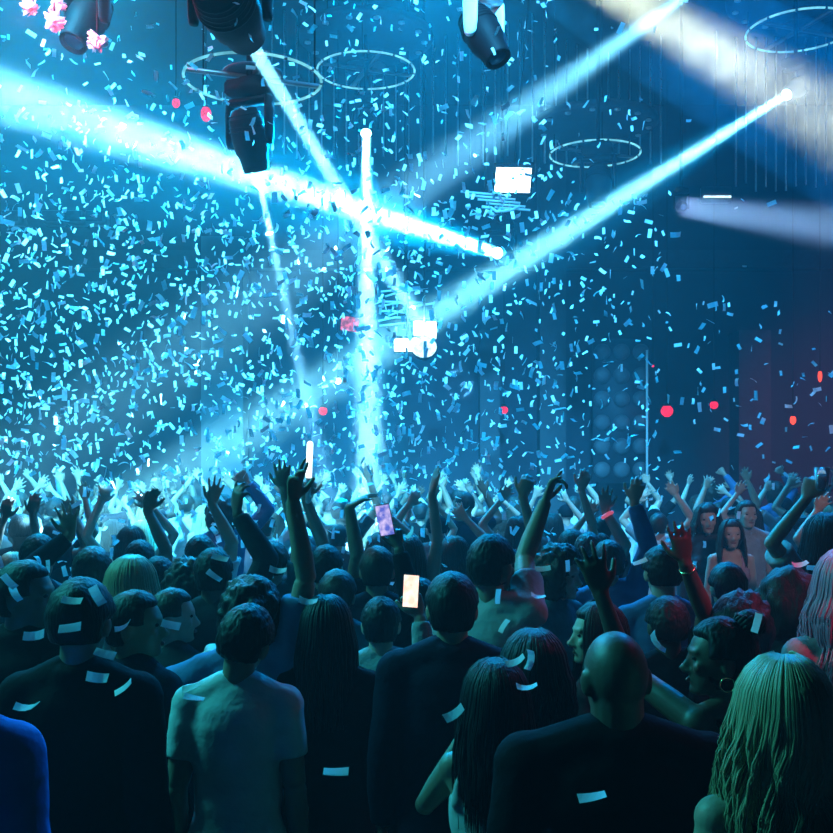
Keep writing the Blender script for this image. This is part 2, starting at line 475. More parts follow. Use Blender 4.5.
# panel of round unlit lamps at the back right, and the thin pole beside it
t = thing('lamp_wall', 'tall panel of round unlit lamps at the back, right of centre', 'lamp panel', W(622, 478, 18.6))
b = bmesh.new(); box(b, (0, .1, 1.25), (1.05, .1, 2.7), None, .02); obj('back_board', b, M['dull_panel'], t)
for i in range(3):
    for j in range(6):
        b = bmesh.new(); lathe(b, [(-.07, .04), (-.06, .12), (0, .155), (.06, .16)], (-.36 + .36 * i, .03, .15 + .44 * j), (0, 1, 0), 20)
        obj('round_lamp', b, M['matt_lamp'], t)
b = bmesh.new()
for q in (-.45, .45): box(b, (q, .1, -.9), (.06, .06, 1.8))
obj('support_legs', b, M['black_metal'], t)
p = W(647, 350, 17.8)
strut('thin_pole', 'thin upright pole beside the panel of round lamps', 'pole', [(p.x, p.y, 0), p], .022, M['rim_metal'])
# dark boxes on the left wall side
for i, (px, lab) in enumerate(((10, 'leftmost'), (50, 'second'), (73, 'third'), (94, 'rightmost'))):
    t = thing('wall_speaker', lab + ' of the four dim boxes in a row high up at the left', 'speaker', W(px, 216, 19))
    b = bmesh.new(); box(b, (0, .2, 0), (.36, .4, .24), None, .02); obj('cabinet', b, M['grey_metal'], t)
    b = bmesh.new(); box(b, (0, -.01, 0), (.31, .03, .19), None, .01); obj('grille', b, M['dull_panel'], t)
    b = bmesh.new(); cyl(b, (0, .45, 0), (0, YB - t.location.y, 0), .03, n=8); obj('bracket', b, M['black_metal'], t)

# ------------------------------------------------------------------ smoke
m, nt, out = nodes('white_smoke')
N, Lk = nt.nodes, nt.links
pv = N.new('ShaderNodeVolumeScatter'); pv.inputs['Color'].default_value = (.9, .95, 1, 1); pv.inputs['Anisotropy'].default_value = .2
tc = N.new('ShaderNodeTexCoord'); nz = N.new('ShaderNodeTexNoise'); nz.inputs['Scale'].default_value = 2.8; nz.inputs['Detail'].default_value = 4; nz.inputs['Roughness'].default_value = .62
Lk.new(tc.outputs['Object'], nz.inputs['Vector'])
mr = N.new('ShaderNodeMapRange'); mr.inputs['From Min'].default_value = .42; mr.inputs['From Max'].default_value = .66
mr.inputs['To Min'].default_value = .03; mr.inputs['To Max'].default_value = .16
Lk.new(nz.outputs['Fac'], mr.inputs['Value']); Lk.new(mr.outputs[0], pv.inputs['Density'])
Lk.new(pv.outputs[0], out.inputs['Volume'])
b = bmesh.new()
tube(b, [L7 + (T7 - L7) * q for q in (-.05, .1, .3, .5, .7, .9, 1.15)], [.25, .5, .62, .68, .72, .74, .6], 16)
tag(obj('smoke_plume', b, m), 'broad plume of grey white smoke crossing the top right corner', 'smoke', kind='stuff')

# ------------------------------------------------------------------ haze in the whole hall and wash lights on the truss
w = bpy.data.worlds.new('hall_air'); sc.world = w; w.use_nodes = True
nt = w.node_tree; nt.nodes.clear()
o_ = nt.nodes.new('ShaderNodeOutputWorld'); bg = nt.nodes.new('ShaderNodeBackground'); bg.inputs['Strength'].default_value = 0
nt.links.new(bg.outputs[0], o_.inputs['Surface'])
vs = nt.nodes.new('ShaderNodeVolumeScatter'); vs.inputs['Density'].default_value = .0058; vs.inputs['Anisotropy'].default_value = .25
vs.inputs['Color'].default_value = (.95, .97, 1, 1)
nt.links.new(vs.outputs[0], o_.inputs['Volume'])
BL = (0, .30, 1.0); CYN = (0, .50, 1.0); TEAL = (.04, .85, .90)
spot('wash_light', (-4.5, 12.5, 9.0), (-3.5, 9, 2.0), 10500, CYN, 100, .3, .9)
spot('wash_light', (0.3, 12.5, 9.0), (-.5, 10, 2.0), 10500, (0, .40, 1.0), 100, .3, .9)
spot('wash_light', (5.0, 12.5, 9.0), (4.0, 9, 2), 3900, BL, 100, .3, .9)
spot('wash_light', (-5.0, 3.0, 8.8), (-3.2, 10.5, 3.2), 46000, (.07, .62, 1.0), 44, .3, .8)
spot('wash_light', (1.0, 2.5, 8.9), (.6, 11, 3.8), 22000, (.07, .52, 1.0), 42, .3, .8)
spot('wash_light', (-5.0, 4.6, 5.6), (0, 2.7, 1.3), 1500, TEAL, 46, .8, .8)
spot('red_wash_light', (6.5, 6.0, 7.5), (1.6, 3.45, 1.6), 550, (1.0, .08, .25), 17, .2, .6)
spot('red_wash_light', (3.4, 1.5, 5.6), (1.45, 3.3, 1.72), 620, (1.0, .10, .30), 15, .2, .7)
spot('couple_fill_light', (3.3, 2.0, 5.2), (2.68, 8.3, 1.55), 420, (.85, .62, .75), 20, .2, .9)  # unseen fill spot added to brighten the faces of the hazy couple
spot('red_wash_light', (5.4, 9.0, 8.9), (8.2, 17.0, 3.4), 4200, (1.0, .08, .24), 34, .2, .9)
# ------------------------------------------------------------------ people
def cloth(name, col, rough=.85, bump=.35, **k): return pbr(name, col, rough, var=.3, scale=9, bump=bump, bscale=35, spec=.08, **k)
SKIN = {'light': pbr('skin_light', (.50, .31, .23), .5, var=.12, bump=.08, bscale=90),
        'mid': pbr('skin_mid', (.34, .20, .14), .5, var=.12, bump=.08, bscale=90),
        'dark': pbr('skin_dark', (.13, .07, .05), .48, var=.15, bump=.08, bscale=90)}
HAIR = {'black': pbr('hair_black', (.006, .006, .007), .55, var=.4, scale=40, bump=.5, bscale=90, aniso=(1, 1, .15), spec=.25),
        'brown': pbr('hair_brown', (.028, .016, .010), .5, var=.4, scale=40, bump=.5, bscale=90, aniso=(1, 1, .15), spec=.3),
        'blonde': pbr('hair_blonde', (.42, .30, .16), .42, var=.25, scale=50, bump=.1, bscale=90, aniso=(1, 1, .12)),
        'pale': pbr('hair_pink_lit', (.62, .17, .27), .45, var=.3, scale=50, bump=.4, bscale=90, aniso=(1, 1, .12))}  # last entry: pink of the red light put into the hair colour
CL = {'black': cloth('cloth_black', (.005, .005, .007)), 'navy': cloth('cloth_navy', (.006, .008, .020)),
      'white': cloth('cloth_white', (.62, .63, .63)), 'grey': cloth('cloth_grey', (.22, .22, .23)),
      'pale': cloth('cloth_pale', (.50, .48, .46)), 'blue': cloth('cloth_blue', (.06, .17, .50)),
      'denim': cloth('cloth_denim', (.08, .16, .30)), 'teal': cloth('cloth_teal', (.03, .12, .14)),
      'charcoal': cloth('cloth_charcoal', (.035, .036, .042)), 'rose': cloth('cloth_rose', (.38, .20, .22)),
      'pattern': cloth('cloth_pattern', (.30, .30, .30), bump=.8)}
M['eye'] = pbr('eye_surface', (.05, .04, .04), .12, var=.6, scale=30)
M['lip'] = pbr('lip', (.30, .10, .09), .4)
M['trouser'] = cloth('cloth_trousers', (.012, .013, .018))

def remesh(bm, voxel, smooth=2):
    """one continuous skin around all the overlapping volumes of bm"""
    me = bpy.data.meshes.new('tmp'); bm.normal_update(); bm.to_mesh(me); bm.free()
    o = bpy.data.objects.new('tmp', me); COL.objects.link(o)
    md = o.modifiers.new('r', 'REMESH'); md.mode = 'VOXEL'; md.voxel_size = voxel
    if smooth:
        sm = o.modifiers.new('s', 'SMOOTH'); sm.iterations = smooth; sm.factor = .5
    dg = bpy.context.evaluated_depsgraph_get()
    out = bpy.data.meshes.new_from_object(o.evaluated_get(dg), depsgraph=dg)
    bpy.data.objects.remove(o); bpy.data.meshes.remove(me)
    return out
def link_mesh(name, me, mat, parent):
    me.name = name
    me.materials.clear(); me.materials.append(mat)
    me.polygons.foreach_set('use_smooth', [True] * len(me.polygons))
    o = bpy.data.objects.new(name, me); COL.objects.link(o); o.parent = parent
    return o
def finish(me, s):
    me.transform(Matrix.Scale(s, 4)); me.update()

def hand(bm, Wr, f, n, right, curl=.25, spread=.16, fat=1.0, thumb=1.0):
    """palm, four fingers of unequal length with bent knuckles and a thumb from the side of the palm"""
    f = Vector(f).normalized(); n = Vector(n); n = (n - f * n.dot(f)).normalized()
    t = f.cross(n) * (1 if right else -1)
    loft(bm, [(Wr - f * .012, t * .026, n * .019), (Wr + f * .015, t * .029, n * .017), (Wr + f * .045, t * .039, n * .016),
              (Wr + f * .078, t * .043, n * .0145), (Wr + f * .098, t * .040, n * .011)], 14)
    base = [(.031, .088, .072), (.0105, .094, .081), (-.0105, .091, .075), (-.030, .082, .058)]
    cs = curl if hasattr(curl, '__len__') else [curl] * 4
    for i, (o_, h, ln) in enumerate(base):
        a = spread * (1.15, .32, -.45, -1.35)[i]
        d = (f * math.cos(a) + t * math.sin(a)).normalized()
        p = Wr + f * (h - .012) + t * o_
        ax = t
        c = cs[i]
        pts, rr = [p], [.0095 * fat]
        ang = c * .35
        for ratio, r_ in ((.16, .0095), (.38, .0090), (.26, .0082), (.20, .0070)):
            v = d * math.cos(ang) + n * math.sin(ang)
            p = p + v * ln * ratio * (1.12 if ratio > .2 else 1)
            pts.append(p); rr.append(r_ * fat); ang += c * .75
        tip = pts[-1] + (pts[-1] - pts[-2]).normalized() * .005
        tube(bm, pts + [tip], rr + [.0035 * fat], 8)
    p = Wr + f * .022 + t * .020
    d1 = (f * .62 + t * .80 * thumb + n * .25).normalized()
    d2 = (f * .85 + t * .42 * thumb + n * .30).normalized()
    q = p + d1 * .040; r_ = q + d2 * .032; e = r_ + (d2 + f * .3).normalized() * .026
    tube(bm, [p, q, r_, e, e + d2 * .004], [.0150 * fat, .0125 * fat, .0108 * fat, .0088 * fat, .004], 8)

SH = Vector((.160, .0, 1.425))
def solve_arm(side, spec, wid):
    """shoulder, elbow, wrist, finger direction and palm normal in body space (1.75 m figure)"""
    S = Vector((SH.x * side * wid, SH.y, SH.z))
    L1, L2 = .285, .255
    if spec is None:
        E = S + Vector((.045 * side, -.02, -.283)); Wr = E + Vector((.01 * side, .07, -.245))
        return S, E, Wr, (Wr - E).normalized(), Vector((-side, .2, 0)), {}
    T = Vector(spec['w'])
    v = T - S
    if v.z > .15:                         # raising an arm lifts the shoulder
        S = S + Vector((-.012 * side, 0, min(.055, .10 * v.z)))
        v = T - S
    D = v.length
    if D > (L1 + L2) * .985:
        k = min(1.12, D / ((L1 + L2) * .985)); L1 *= k; L2 *= k
        if D > (L1 + L2) * .985: v = v * ((L1 + L2) * .985 / D); D = v.length
    if D < abs(L1 - L2) + .12: v = v.normalized() * (abs(L1 - L2) + .12); D = v.length
    Wr = S + v
    a = (L1 * L1 - L2 * L2 + D * D) / (2 * D); h = math.sqrt(max(0, L1 * L1 - a * a))
    hint = Vector(spec.get('hint', (side * 1.0, -.1, -.3)))
    u = v.normalized(); hint = hint - u * hint.dot(u)
    hint = hint.normalized() if hint.length > 1e-3 else Vector((side, 0, 0))
    E = S + u * a + hint * h
    fd = Vector(spec['f']) if 'f' in spec else (Wr - E).normalized()
    pn = Vector(spec.get('n', (0, 1, 0)))
    return S, E, Wr, fd.normalized(), pn, spec

def head_matrix(hy, hp, hr=0):
    piv = Vector((0, -.005, 1.545))
    return Matrix.Translation(piv) @ Euler((hp, hr, hy), 'XYZ').to_matrix().to_4x4() @ Matrix.Translation(-piv)
HC = Vector((0, .008, 1.652))      # middle of the cranium
HR = Vector((.076, .096, .098))
def smooth01(a, b, x):
    t = max(0, min(1, (x - a) / (b - a))); return t * t * (3 - 2 * t)

def build_hair(style, MH, seed, vox):
    """a solid cap that dives under the skin over the face, plus strands for the longer styles"""
    rnd = random.Random(seed)
    thick, freq, amp, low = {'buzz': (.006, 40, .0015, -.45), 'short': (.016, 36, .004, -.62), 'crop': (.020, 34, .005, -.60), 'curly': (.045, 16, .018, -.85),
                             'afro': (.062, 9, .024, -.75), 'long': (.022, 14, .005, -1.1), 'wavy': (.026, 12, .008, -1.1), 'bun': (.017, 20, .004, -.75), 'cap': (.014, 3, .001, -.35), 'bob': (.034, 12, .007, -1.0)}[style]
    bm = bmesh.new()
    bmesh.ops.create_icosphere(bm, subdivisions=5 if vox < .009 else 4, radius=1)
    off = Vector((seed * 3.7, seed * 1.3, 0))
    for v in bm.verts:
        d = v.co.normalized()
        face = smooth01(.30, .62, d.y) * (1 - smooth01(.46, .66, d.z))          # forehead line and below
        side = smooth01(.62, .8, abs(d.x)) * (1 - smooth01(-.12, .06, d.z)) * smooth01(-.5, -.25, d.y) * (0 if style in ('long', 'wavy', 'curly', 'afro', 'bob') else 1)
        under = 1 - smooth01(low - .2, low + .12, d.z)
        hide = max(face, side, under)
        t = thick * (1 - .35 * smooth01(.2, .9, d.y)) + amp * (noise.noise(d * freq * .25 + off) + .6 * noise.noise(d * freq * .6 + off))
        if style == 'cap': t = thick
        r = Vector((HR.x + t, HR.y + t, HR.z + t))
        p = Vector((d.x * r.x, d.y * r.y, d.z * r.z))
        if d.z < 0 and d.y < .2 and low < -.6: p.z *= 1 + .25 * smooth01(0, -.0001 - .6, d.z)
        p *= 1 - .30 * hide
        v.co = MH @ (HC + p)
    if style == 'cap':
        b = [(HC + Vector((0, y, .045 + dz)), Vector((wd, 0, 0)), Vector((0, 0, .006))) for y, wd, dz in ((.07, .07, .0), (.12, .068, -.006), (.155, .05, -.014), (.168, .02, -.02))]
        b2 = bmesh.new(); loft(b2, b, 14)
        for v in b2.verts: v.co = MH @ v.co
        me = bpy.data.meshes.new('t'); b2.to_mesh(me); b2.free(); bm.from_mesh(me); bpy.data.meshes.remove(me)
    if style == 'bun':
        ball(bm, MH @ (HC + Vector((0, -.085, .098))), (.046, .046, .042))
        for k in range(14):
            a = k / 14 * 6.28
            c = HC + Vector((0, -.085, .098)); p = [MH @ (c + Vector((.040 * math.cos(a + q), .040 * math.sin(a + q), -.025 + .05 * q / 1.4))) for q in (0, .5, 1.0, 1.4)]
            tube(bm, p, [.007, .009, .009, .006], 6)
    if style in ('long', 'wavy', 'bob'):
        n = (1100 if style == 'wavy' else 700) if vox < .007 else (420 if vox < .0105 else 110)
        dz = {'long': .27, 'wavy': .26, 'bob': .10}[style]
        loft(bm, [(MH @ (HC + Vector((0, -.052 - .006 * q, -.02 - dz * q))), Vector((.078 + .016 * q - .03 * max(0, q - .7), 0, 0)) * (1.22 if style == 'wavy' else 1), Vector((0, .052 - .006 * q, 0)) * (1.2 if style == 'wavy' else 1)) for q in (0, .2, .4, .6, .8, 1.0)], 22)
        Ln = {'long': .36, 'wavy': .34, 'bob': .17}[style]
        for k in range(n):
            ph = R(rnd.uniform(-128, 128))               # round the back, from temple to temple
            ux = math.sin(ph); uy = -math.cos(ph)
            pts, rr = [], []
            wv = noise.noise(Vector((ph * 2.6, seed, 0))) * 7; fr = 15 + 3 * noise.noise(Vector((ph * 1.7, seed, 5)))
            aw = {'long': .004, 'wavy': .014, 'bob': .005}[style]
            L_ = Ln * rnd.uniform(.72, 1.05) * (1 - .30 * max(0, -uy * -1))
            lay = rnd.uniform(-.004, .005)
            for q in range(13):
                u = q / 12
                if u < .35:                              # over the skull
                    el = R(78) * (1 - u / .35) + R(2) * (u / .35)
                    p = Vector((ux * math.cos(el) * (HR.x + thick + lay), uy * math.cos(el) * (HR.y + thick + lay), math.sin(el) * (HR.z + thick + lay)))
                else:
                    w_ = (u - .35) / .65
                    bulge = 1 + .22 * math.sin(min(1, w_ * 1.6) * math.pi * .5) + .12 * (w_ if style == 'wavy' else 0)
                    p = Vector((ux * (HR.x + thick + lay) * bulge, uy * (HR.y + thick + lay) * (1 + .05 * w_) - .035 * max(0, w_ - .45) * (1 if uy < .2 else -1.0), .004 - w_ * L_))
                    o2 = aw * min(1, w_ * 2.5)
                    p += Vector((ux * math.sin(fr * u + wv) - uy * math.cos(fr * u + wv), uy * math.sin(fr * u + wv), 0)) * o2
                pts.append(MH @ (HC + p) if u < .6 else MH @ (HC + p))
                rr.append(((.0030 if style == 'wavy' else .0036) if vox < .007 else .0052 if vox < .0105 else .012) * (1.0 if u < .7 else 1.0 - .75 * (u - .7) / .3))
            tube(bm, pts, rr, 6, .6)
    me = bpy.data.meshes.new('hair'); bm.normal_update(); bm.to_mesh(me); bm.free()
    return me

def person(label, loc, H, yaw=0.0, fem=False, build=1.0, skin='mid', hair=('short', 'black'), top=('tee', 'black'),
           L=None, Rr=None, head=(0, 0), face=True, vox=.012, group=None, seed=0, eyes=False, lean=0.0, extras=(), neck=1.0):
    """a clothed figure of height H standing at loc and facing yaw (0 = away from the camera); arms are given by wrist targets"""
    s = H / (1.75 + {'curly': .04, 'afro': .055, 'long': .018, 'wavy': .02, 'crop': .02, 'short': .014, 'bun': .012, 'cap': .012, 'bob': .03}.get(hair[0] if hair else '', 0))
    t = thing('person', label, 'person', (loc[0], loc[1], 0), (0, 0, yaw), group)
    inv = (Matrix.Translation((loc[0], loc[1], 0)) @ Matrix.Rotation(yaw, 4, 'Z')).inverted()
    def spec(a):
        if a is None: return None
        a = dict(a)
        if 'world' in a: a['w'] = (inv @ Vector(a['world'])) / s
        ir = inv.to_3x3()
        for k in ('hint', 'f', 'n'):
            if k in a and a.get('wspace', 'world' in a): a[k] = ir @ Vector(a[k])
        return a
    wid = build * (.92 if fem else 1.0)
    arms = [(-1, solve_arm(-1, spec(L), wid)), (1, solve_arm(1, spec(Rr), wid))]
    MH = head_matrix(head[0], head[1], head[2] if len(head) > 2 else 0)
    X, Yv = Vector((1, 0, 0)), Vector((0, 1, 0))
    def torso(bm, g=0.0, z0=.80, z1=9):
        w = wid; hipw = 1.06 if fem else 1.0; wa = .86 if fem else 1.0; by = .5 + .5 * build
        prof = [(.80, .145 * hipw, .105, 0), (.88, .168 * hipw, .115, -.005), (.96, .165 * hipw, .112, 0), (1.06, .140 * wa * build, .098 * by, .006), (1.16, .142 * wa * build, .100 * by, .008),
                (1.27, .152 * w, .112 * by, .004), (1.36, .158 * w, .110 * by, -.004), (1.42, .146 * w, .092, -.010), (1.455, .112 * w, .072, -.014), (1.485, .075, .058, -.012), (1.50, .058, .052, -.008)]
        rg = [(Vector((0, c + lean * (z - .95), z)), X * (a + g), Yv * (b + g)) for z, a, b, c in prof if z0 <= z <= z1]
        loft(bm, rg, 20)
        if fem:
            for q in (-1, 1): ball(bm, (q * .072, .085 + lean * .32, 1.285), (.062 + g, .05 + g, .058 + g))
    lv = lean * .45
    def limbs(bm, g, frac, gripL=0.0):
        for sd, (S, E, Wr, fd, pn, sp) in arms:
            S = S + Vector((0, lv, 0)) if 'w' not in sp else S + Vector((0, lv * .5, 0))
            th = (.86 if fem else 1.0) * (.6 + .4 * build)
            # trapezius and deltoid
            capsule(bm, (0.03 * sd, -.008 + lv, 1.49), S + Vector((-.02 * sd, 0, .012)), .048 * th + g, .046 * th + g)
            ball(bm, S, (.058 * th + g, .056 * th + g, .058 * th + g))
            capsule(bm, S + Vector((-.05 * sd, 0, -.07)), S, .062 * th + g, .05 * th + g)
            if frac <= 1:
                q = S + (E - S) * frac
                tube(bm, [S, S + (q - S) * .4, q], [.052 * th + g, .052 * th + g, (.043 if frac > .8 else .050) * th + g * 1.3], 14)
                if frac >= 1: ball(bm, q, .04 * th + g)
            else:
                q = E + (Wr - E) * (frac - 1)
                tube(bm, [S, S + (E - S) * .4, E + (S - E) * .08], [.052 * th + g, .051 * th + g, .040 * th + g], 14)
                ball(bm, E, .039 * th + g)
                tube(bm, [E, E + (q - E) * .3, q], [.038 * th + g, .040 * th + g, .027 * th + g], 14)
    # ---- body: one continuous skin
    bm = bmesh.new()
    torso(bm)
    limbs(bm, 0, 2.0)
    fat = 1.0 if vox < .008 else 1.12
    for sd, (S, E, Wr, fd, pn, sp) in arms:
        capsule(bm, Wr + (E - Wr).normalized() * .03, Wr, .026, .023)
        hand(bm, Wr, fd, pn, sd > 0, sp.get('curl', .35), sp.get('spread', .10), fat, sp.get('thumb', 1.0))
    for sd in (-1, 1):
        hip, kn, an = Vector((.088 * sd, 0, .86)), Vector((.098 * sd, .015, .48)), Vector((.105 * sd, -.02, .09))
        capsule(bm, hip, kn, .078, .052); capsule(bm, kn, an, .051, .034)
        loft(bm, [(an + Vector((0, -.045, -.05)), X * .03, Vector((0, 0, .035))), (an + Vector((0, .02, -.045)), X * .036, Vector((0, 0, .042))), (an + Vector((0, .12, -.065)), X * .044, Vector((0, 0, .022))), (an + Vector((.0, .19, -.075)), X * .03, Vector((0, 0, .013)))], 12)
    nk = .054 * (.86 if fem else 1.0) * neck
    hb = MH @ Vector((0, .0, 1.60))
    tube(bm, [(0, -.012 + lean * .5, 1.46), (0, -.006 + lean * .55, 1.50), (hb + Vector((0, -.012 + lean * .55, 1.50))) / 2, hb], [nk * 1.25, nk * 1.06, nk, nk], 16)
    hb_ = bmesh.new()
    ball(hb_, HC, HR, None, 24, 16)
    jw = .92 if fem else 1.0
    loft(hb_, [(Vector((0, y, z)), X * (a * jw), Yv * b) for z, y, a, b in ((1.528, .070, .022, .022), (1.540, .060, .040, .036), (1.565, .048, .052, .052), (1.60, .036, .062, .066), (1.64, .026, .068, .074), (1.67, .018, .07, .078))], 18)
    if face:
        tube(hb_, [(0, .098, 1.650), (0, .108, 1.625), (0, .122, 1.606), (0, .112, 1.597)], [.008, .010, .013, .010], 10)      # nose
        for q in (-1, 1):
            ball(hb_, (q * .012, .108, 1.601), (.010, .011, .008), None, 10, 8)
            capsule(hb_, (q * .012, .098, 1.663), (q * .045, .086, 1.664), .010, .009, 8)                                         # brow
            ball(hb_, (q * .042, .078, 1.617), (.022, .018, .020), None, 10, 8)                                                    # cheek
        capsule(hb_, (-.020, .096, 1.5795), (.020, .096, 1.5795), .0065, .0065, 8); capsule(hb_, (-.016, .094, 1.569), (.016, .094, 1.569), .0075, .0075, 8)
        ball(hb_, (0, .088, 1.543), (.018, .016, .014), None, 10, 8)
    for q in (-1, 1):                                                                                                             # ears
        m = Matrix.Translation((q * .079, -.004, 1.628)) @ Euler((R(-12), 0, q * R(-20))).to_matrix().to_4x4() @ Matrix.Diagonal((.010, .020, .033, 1))
        bmesh.ops.create_uvsphere(hb_, u_segments=12, v_segments=8, radius=1, matrix=m)
    for v in hb_.verts: v.co = MH @ v.co + Vector((0, lean * .55, 0))
    tmp = bpy.data.meshes.new('t'); hb_.to_mesh(tmp); hb_.free(); bm.from_mesh(tmp); bpy.data.meshes.remove(tmp)
    me = remesh(bm, vox, 2); finish(me, s)
    link_mesh('body', me, SKIN[skin], t)
    if eyes:
        for q in (-1, 1):
            b = bmesh.new(); ball(b, MH @ Vector((q * .033, .0875, 1.645)) + Vector((0, lean * .55, 0)), (.013, .009, .0075))
            for v in b.verts: v.co *= s
            obj('eye', b, M['eye'], t)
        b = bmesh.new(); ball(b, MH @ Vector((0, .0965, 1.5745)) + Vector((0, lean * .55, 0)), (.024, .0085, .009))
        for v in b.verts: v.co *= s
        obj('lips', b, M['lip'], t)
    # ---- hair
    if hair:
        me = build_hair(hair[0], MH, seed + 1, vox)
        me.transform(Matrix.Translation((0, lean * .55, 0))); finish(me, s)
        link_mesh('cap' if hair[0] == 'cap' else 'hair', me, (CL['black'] if hair[0] == 'cap' else HAIR[hair[1]]), t)
    # ---- clothes
    kind, colr = top
    g, frac = {'tee': (.013, .62), 'long': (.015, 1.93), 'jacket': (.020, 1.95), 'tank': (.010, 0), 'dress': (.012, .35), 'loose': (.022, .75)}[kind]
    bm = bmesh.new()
    if kind == 'tank':
        torso(bm, g, .80, 1.37)
        for q in (-1, 1):
            tube(bm, [(q * .095 * wid, .085 + lv, 1.34), (q * .092 * wid, .045 + lv, 1.45), (q * .088 * wid, -.02 + lv, 1.478), (q * .09 * wid, -.085 + lv, 1.43), (q * .095 * wid, -.105 + lv, 1.34)], [.022, .018, .017, .018, .022], 10)
    else:
        torso(bm, g, .80, 1.47)
        limbs(bm, g, frac)
        loft(bm, [(Vector((0, -.012 + lean * .5, 1.47)), X * (.085 + g), Yv * (.068 + g)), (Vector((0, -.008 + lean * .52, 1.497)), X * (.066 + g * .6), Yv * (.060 + g * .6))], 18)
        if kind == 'jacket':
            loft(bm, [(Vector((0, -.016 + lean * .5, 1.48)), X * .088, Yv * .080), (Vector((0, -.020 + lean * .52, 1.525)), X * .074, Yv * .070)], 18)
    me = remesh(bm, max(.013, vox), 3)
    sd_ = Vector((seed * 2.1, 0, seed))
    for v in me.vertices:                       # folds
        c = v.co
        k = noise.noise(Vector((c.x * 5, c.y * 5, c.z * 9)) + sd_) * .006 + noise.noise(Vector((c.x * 11 + c.z * 6, c.y * 9, c.z * 14)) + sd_) * .004
        v.co = c + v.normal * (k if c.z < 1.44 else k * .3)
    finish(me, s)
    link_mesh({'tee': 'shirt', 'long': 'sweater', 'jacket': 'jacket', 'tank': 'tank_top', 'dress': 'dress', 'loose': 'shirt'}[kind], me, CL[colr], t)
    bm = bmesh.new()
    loft(bm, [(Vector((0, 0, z)), X * a, Yv * b) for z, a, b in ((.80, .160, .125), (.88, .182, .128), (.95, .174, .121), (.985, .160, .112))], 18)
    for sd in (-1, 1):
        capsule(bm, (.088 * sd, 0, .85), (.098 * sd, .015, .48), .092, .066); capsule(bm, (.098 * sd, .015, .48), (.105 * sd, -.02, .13), .066, .056)
    me = remesh(bm, .018, 2); finish(me, s)
    link_mesh('trousers', me, M['trouser'], t)
    for i, ex in enumerate(extras): ex(t, s, arms, MH)
    return t, arms, s

def P(label, px, ytop, Y, **k):
    X_ = (px - 416.5) / F * Y
    H = CAMZ - (ytop - 460) / F * Y
    return person(label, (X_, Y), H, **k)
def at(px, py, Y, **k):
    """arm raised so that the wrist is where the photo shows it"""
    d = {'world': W(px, py, Y)}; d.update(k); return d
def bracelet(side, mat, name='bracelet', r=.029, z=.035, w=.006):
    def f(t, s, arms, MH):
        for sd, (S, E, Wr, fd, pn, sp) in arms:
            if sd == side:
                d = (Wr - E).normalized(); c = (Wr - d * z) * s
                b = bmesh.new(); x, y, dd = frame(d); torus(b, c, r * s, w * s, 24, 8, Matrix((x, y, dd)).transposed().to_4x4())
                obj(name, b, mat, t)
    return f
def strap(pts, r, mat, name='strap'):
    def f(t, s, arms, MH):
        b = bmesh.new(); tube(b, [Vector(p) * s for p in pts], r * s, 8, .5); obj(name, b, mat, t)
    return f
M['gold'] = pbr('gold', (.8, .6, .3), .25, 1.0)
M['pink_band'] = pbr('pink_wristband', (.9, .2, .3), .5, emit=(1, .15, .25), estr=.5)
def earrings(t, s, arms, MH):
    for q in (-1, 1):
        b = bmesh.new(); torus(b, (0, 0, 0), .021, .0028, 24, 6, Matrix.Rotation(R(90), 4, 'Y'))
        for v in b.verts: v.co = (MH @ (v.co + Vector((q * .088, .0, 1.578)))) * s
        obj('earring', b, M['gold'], t)
NEAR, MIDV = .0065, .009
UP = (0, 0, 1)
# ---- front row, backs to the camera
P('person in a blue jacket at the bottom left corner, only one shoulder showing', -58, 606, 2.3, build=1.0, skin='light', hair=('short', 'brown'), top=('jacket', 'blue'), vox=.010, seed=1)
P('broad person in a black jacket at the left, seen from behind, dark wide head', 80, 577, 2.85, build=1.0, skin='mid', hair=('crop', 'black'), top=('jacket', 'black'), vox=.009, seed=2)
P('person in a white T-shirt standing with back to the camera, left of centre', 237, 603, 3.15, build=.97, skin='mid', hair=('crop', 'black'), top=('tee', 'white'), vox=NEAR, seed=3, head=(R(-12), 0, R(13)), lean=.03)
P('bald person in a black jacket seen from behind at the bottom, right of centre', 617, 632, 2.35, build=1.36, skin='dark', hair=None, top=('jacket', 'black'), vox=NEAR, seed=4, head=(R(8), 0), neck=1.2)
P('blonde person with long wavy hair and bare shoulders at the bottom right', 786, 657, 2.05, fem=True, skin='light', hair=('wavy', 'blonde'), top=('tank', 'black'), vox=NEAR, seed=5)
P('person cut off by the right edge at the bottom, one bare shoulder showing', 908, 640, 2.25, fem=True, skin='light', hair=('long', 'brown'), top=('tank', 'black'), vox=.010, seed=6)
P('long dark haired person in a pale top raising a hand to the face', 498, 660, 2.65, fem=True, skin='mid', hair=('long', 'black'), top=('tank', 'pale'), vox=NEAR, seed=7, yaw=R(-30), head=(R(45), 0),
  L=at(464, 736, 2.9, hint=(-.5, -.5, -.8), f=(.25, .0, 1), n=(1, .3, 0), curl=.6))
P('short haired person in a dark suit jacket beside the glowing orange white phone', 452, 572, 3.3, build=1.12, skin='mid', hair=('short', 'black'), top=('jacket', 'navy'), vox=.009, seed=8)
P('person with long dark hair right behind the white T-shirt', 326, 596, 3.5, fem=True, skin='mid', hair=('long', 'black'), top=('long', 'black'), vox=.009, seed=9, build=1.05)
P('person with gathered hair and hoop earrings in profile, arm up, right of the bald head', 724, 618, 2.85, fem=True, yaw=R(38), skin='dark', hair=('bun', 'black'), top=('tank', 'black'), vox=NEAR, seed=10, head=(R(42), 0), eyes=True, extras=(earrings,),
  L=at(601, 594, 2.95, hint=(.5, -.2, -1), f=(-.25, .1, 1), n=(0, 1, -.1), curl=.12, spread=.22))
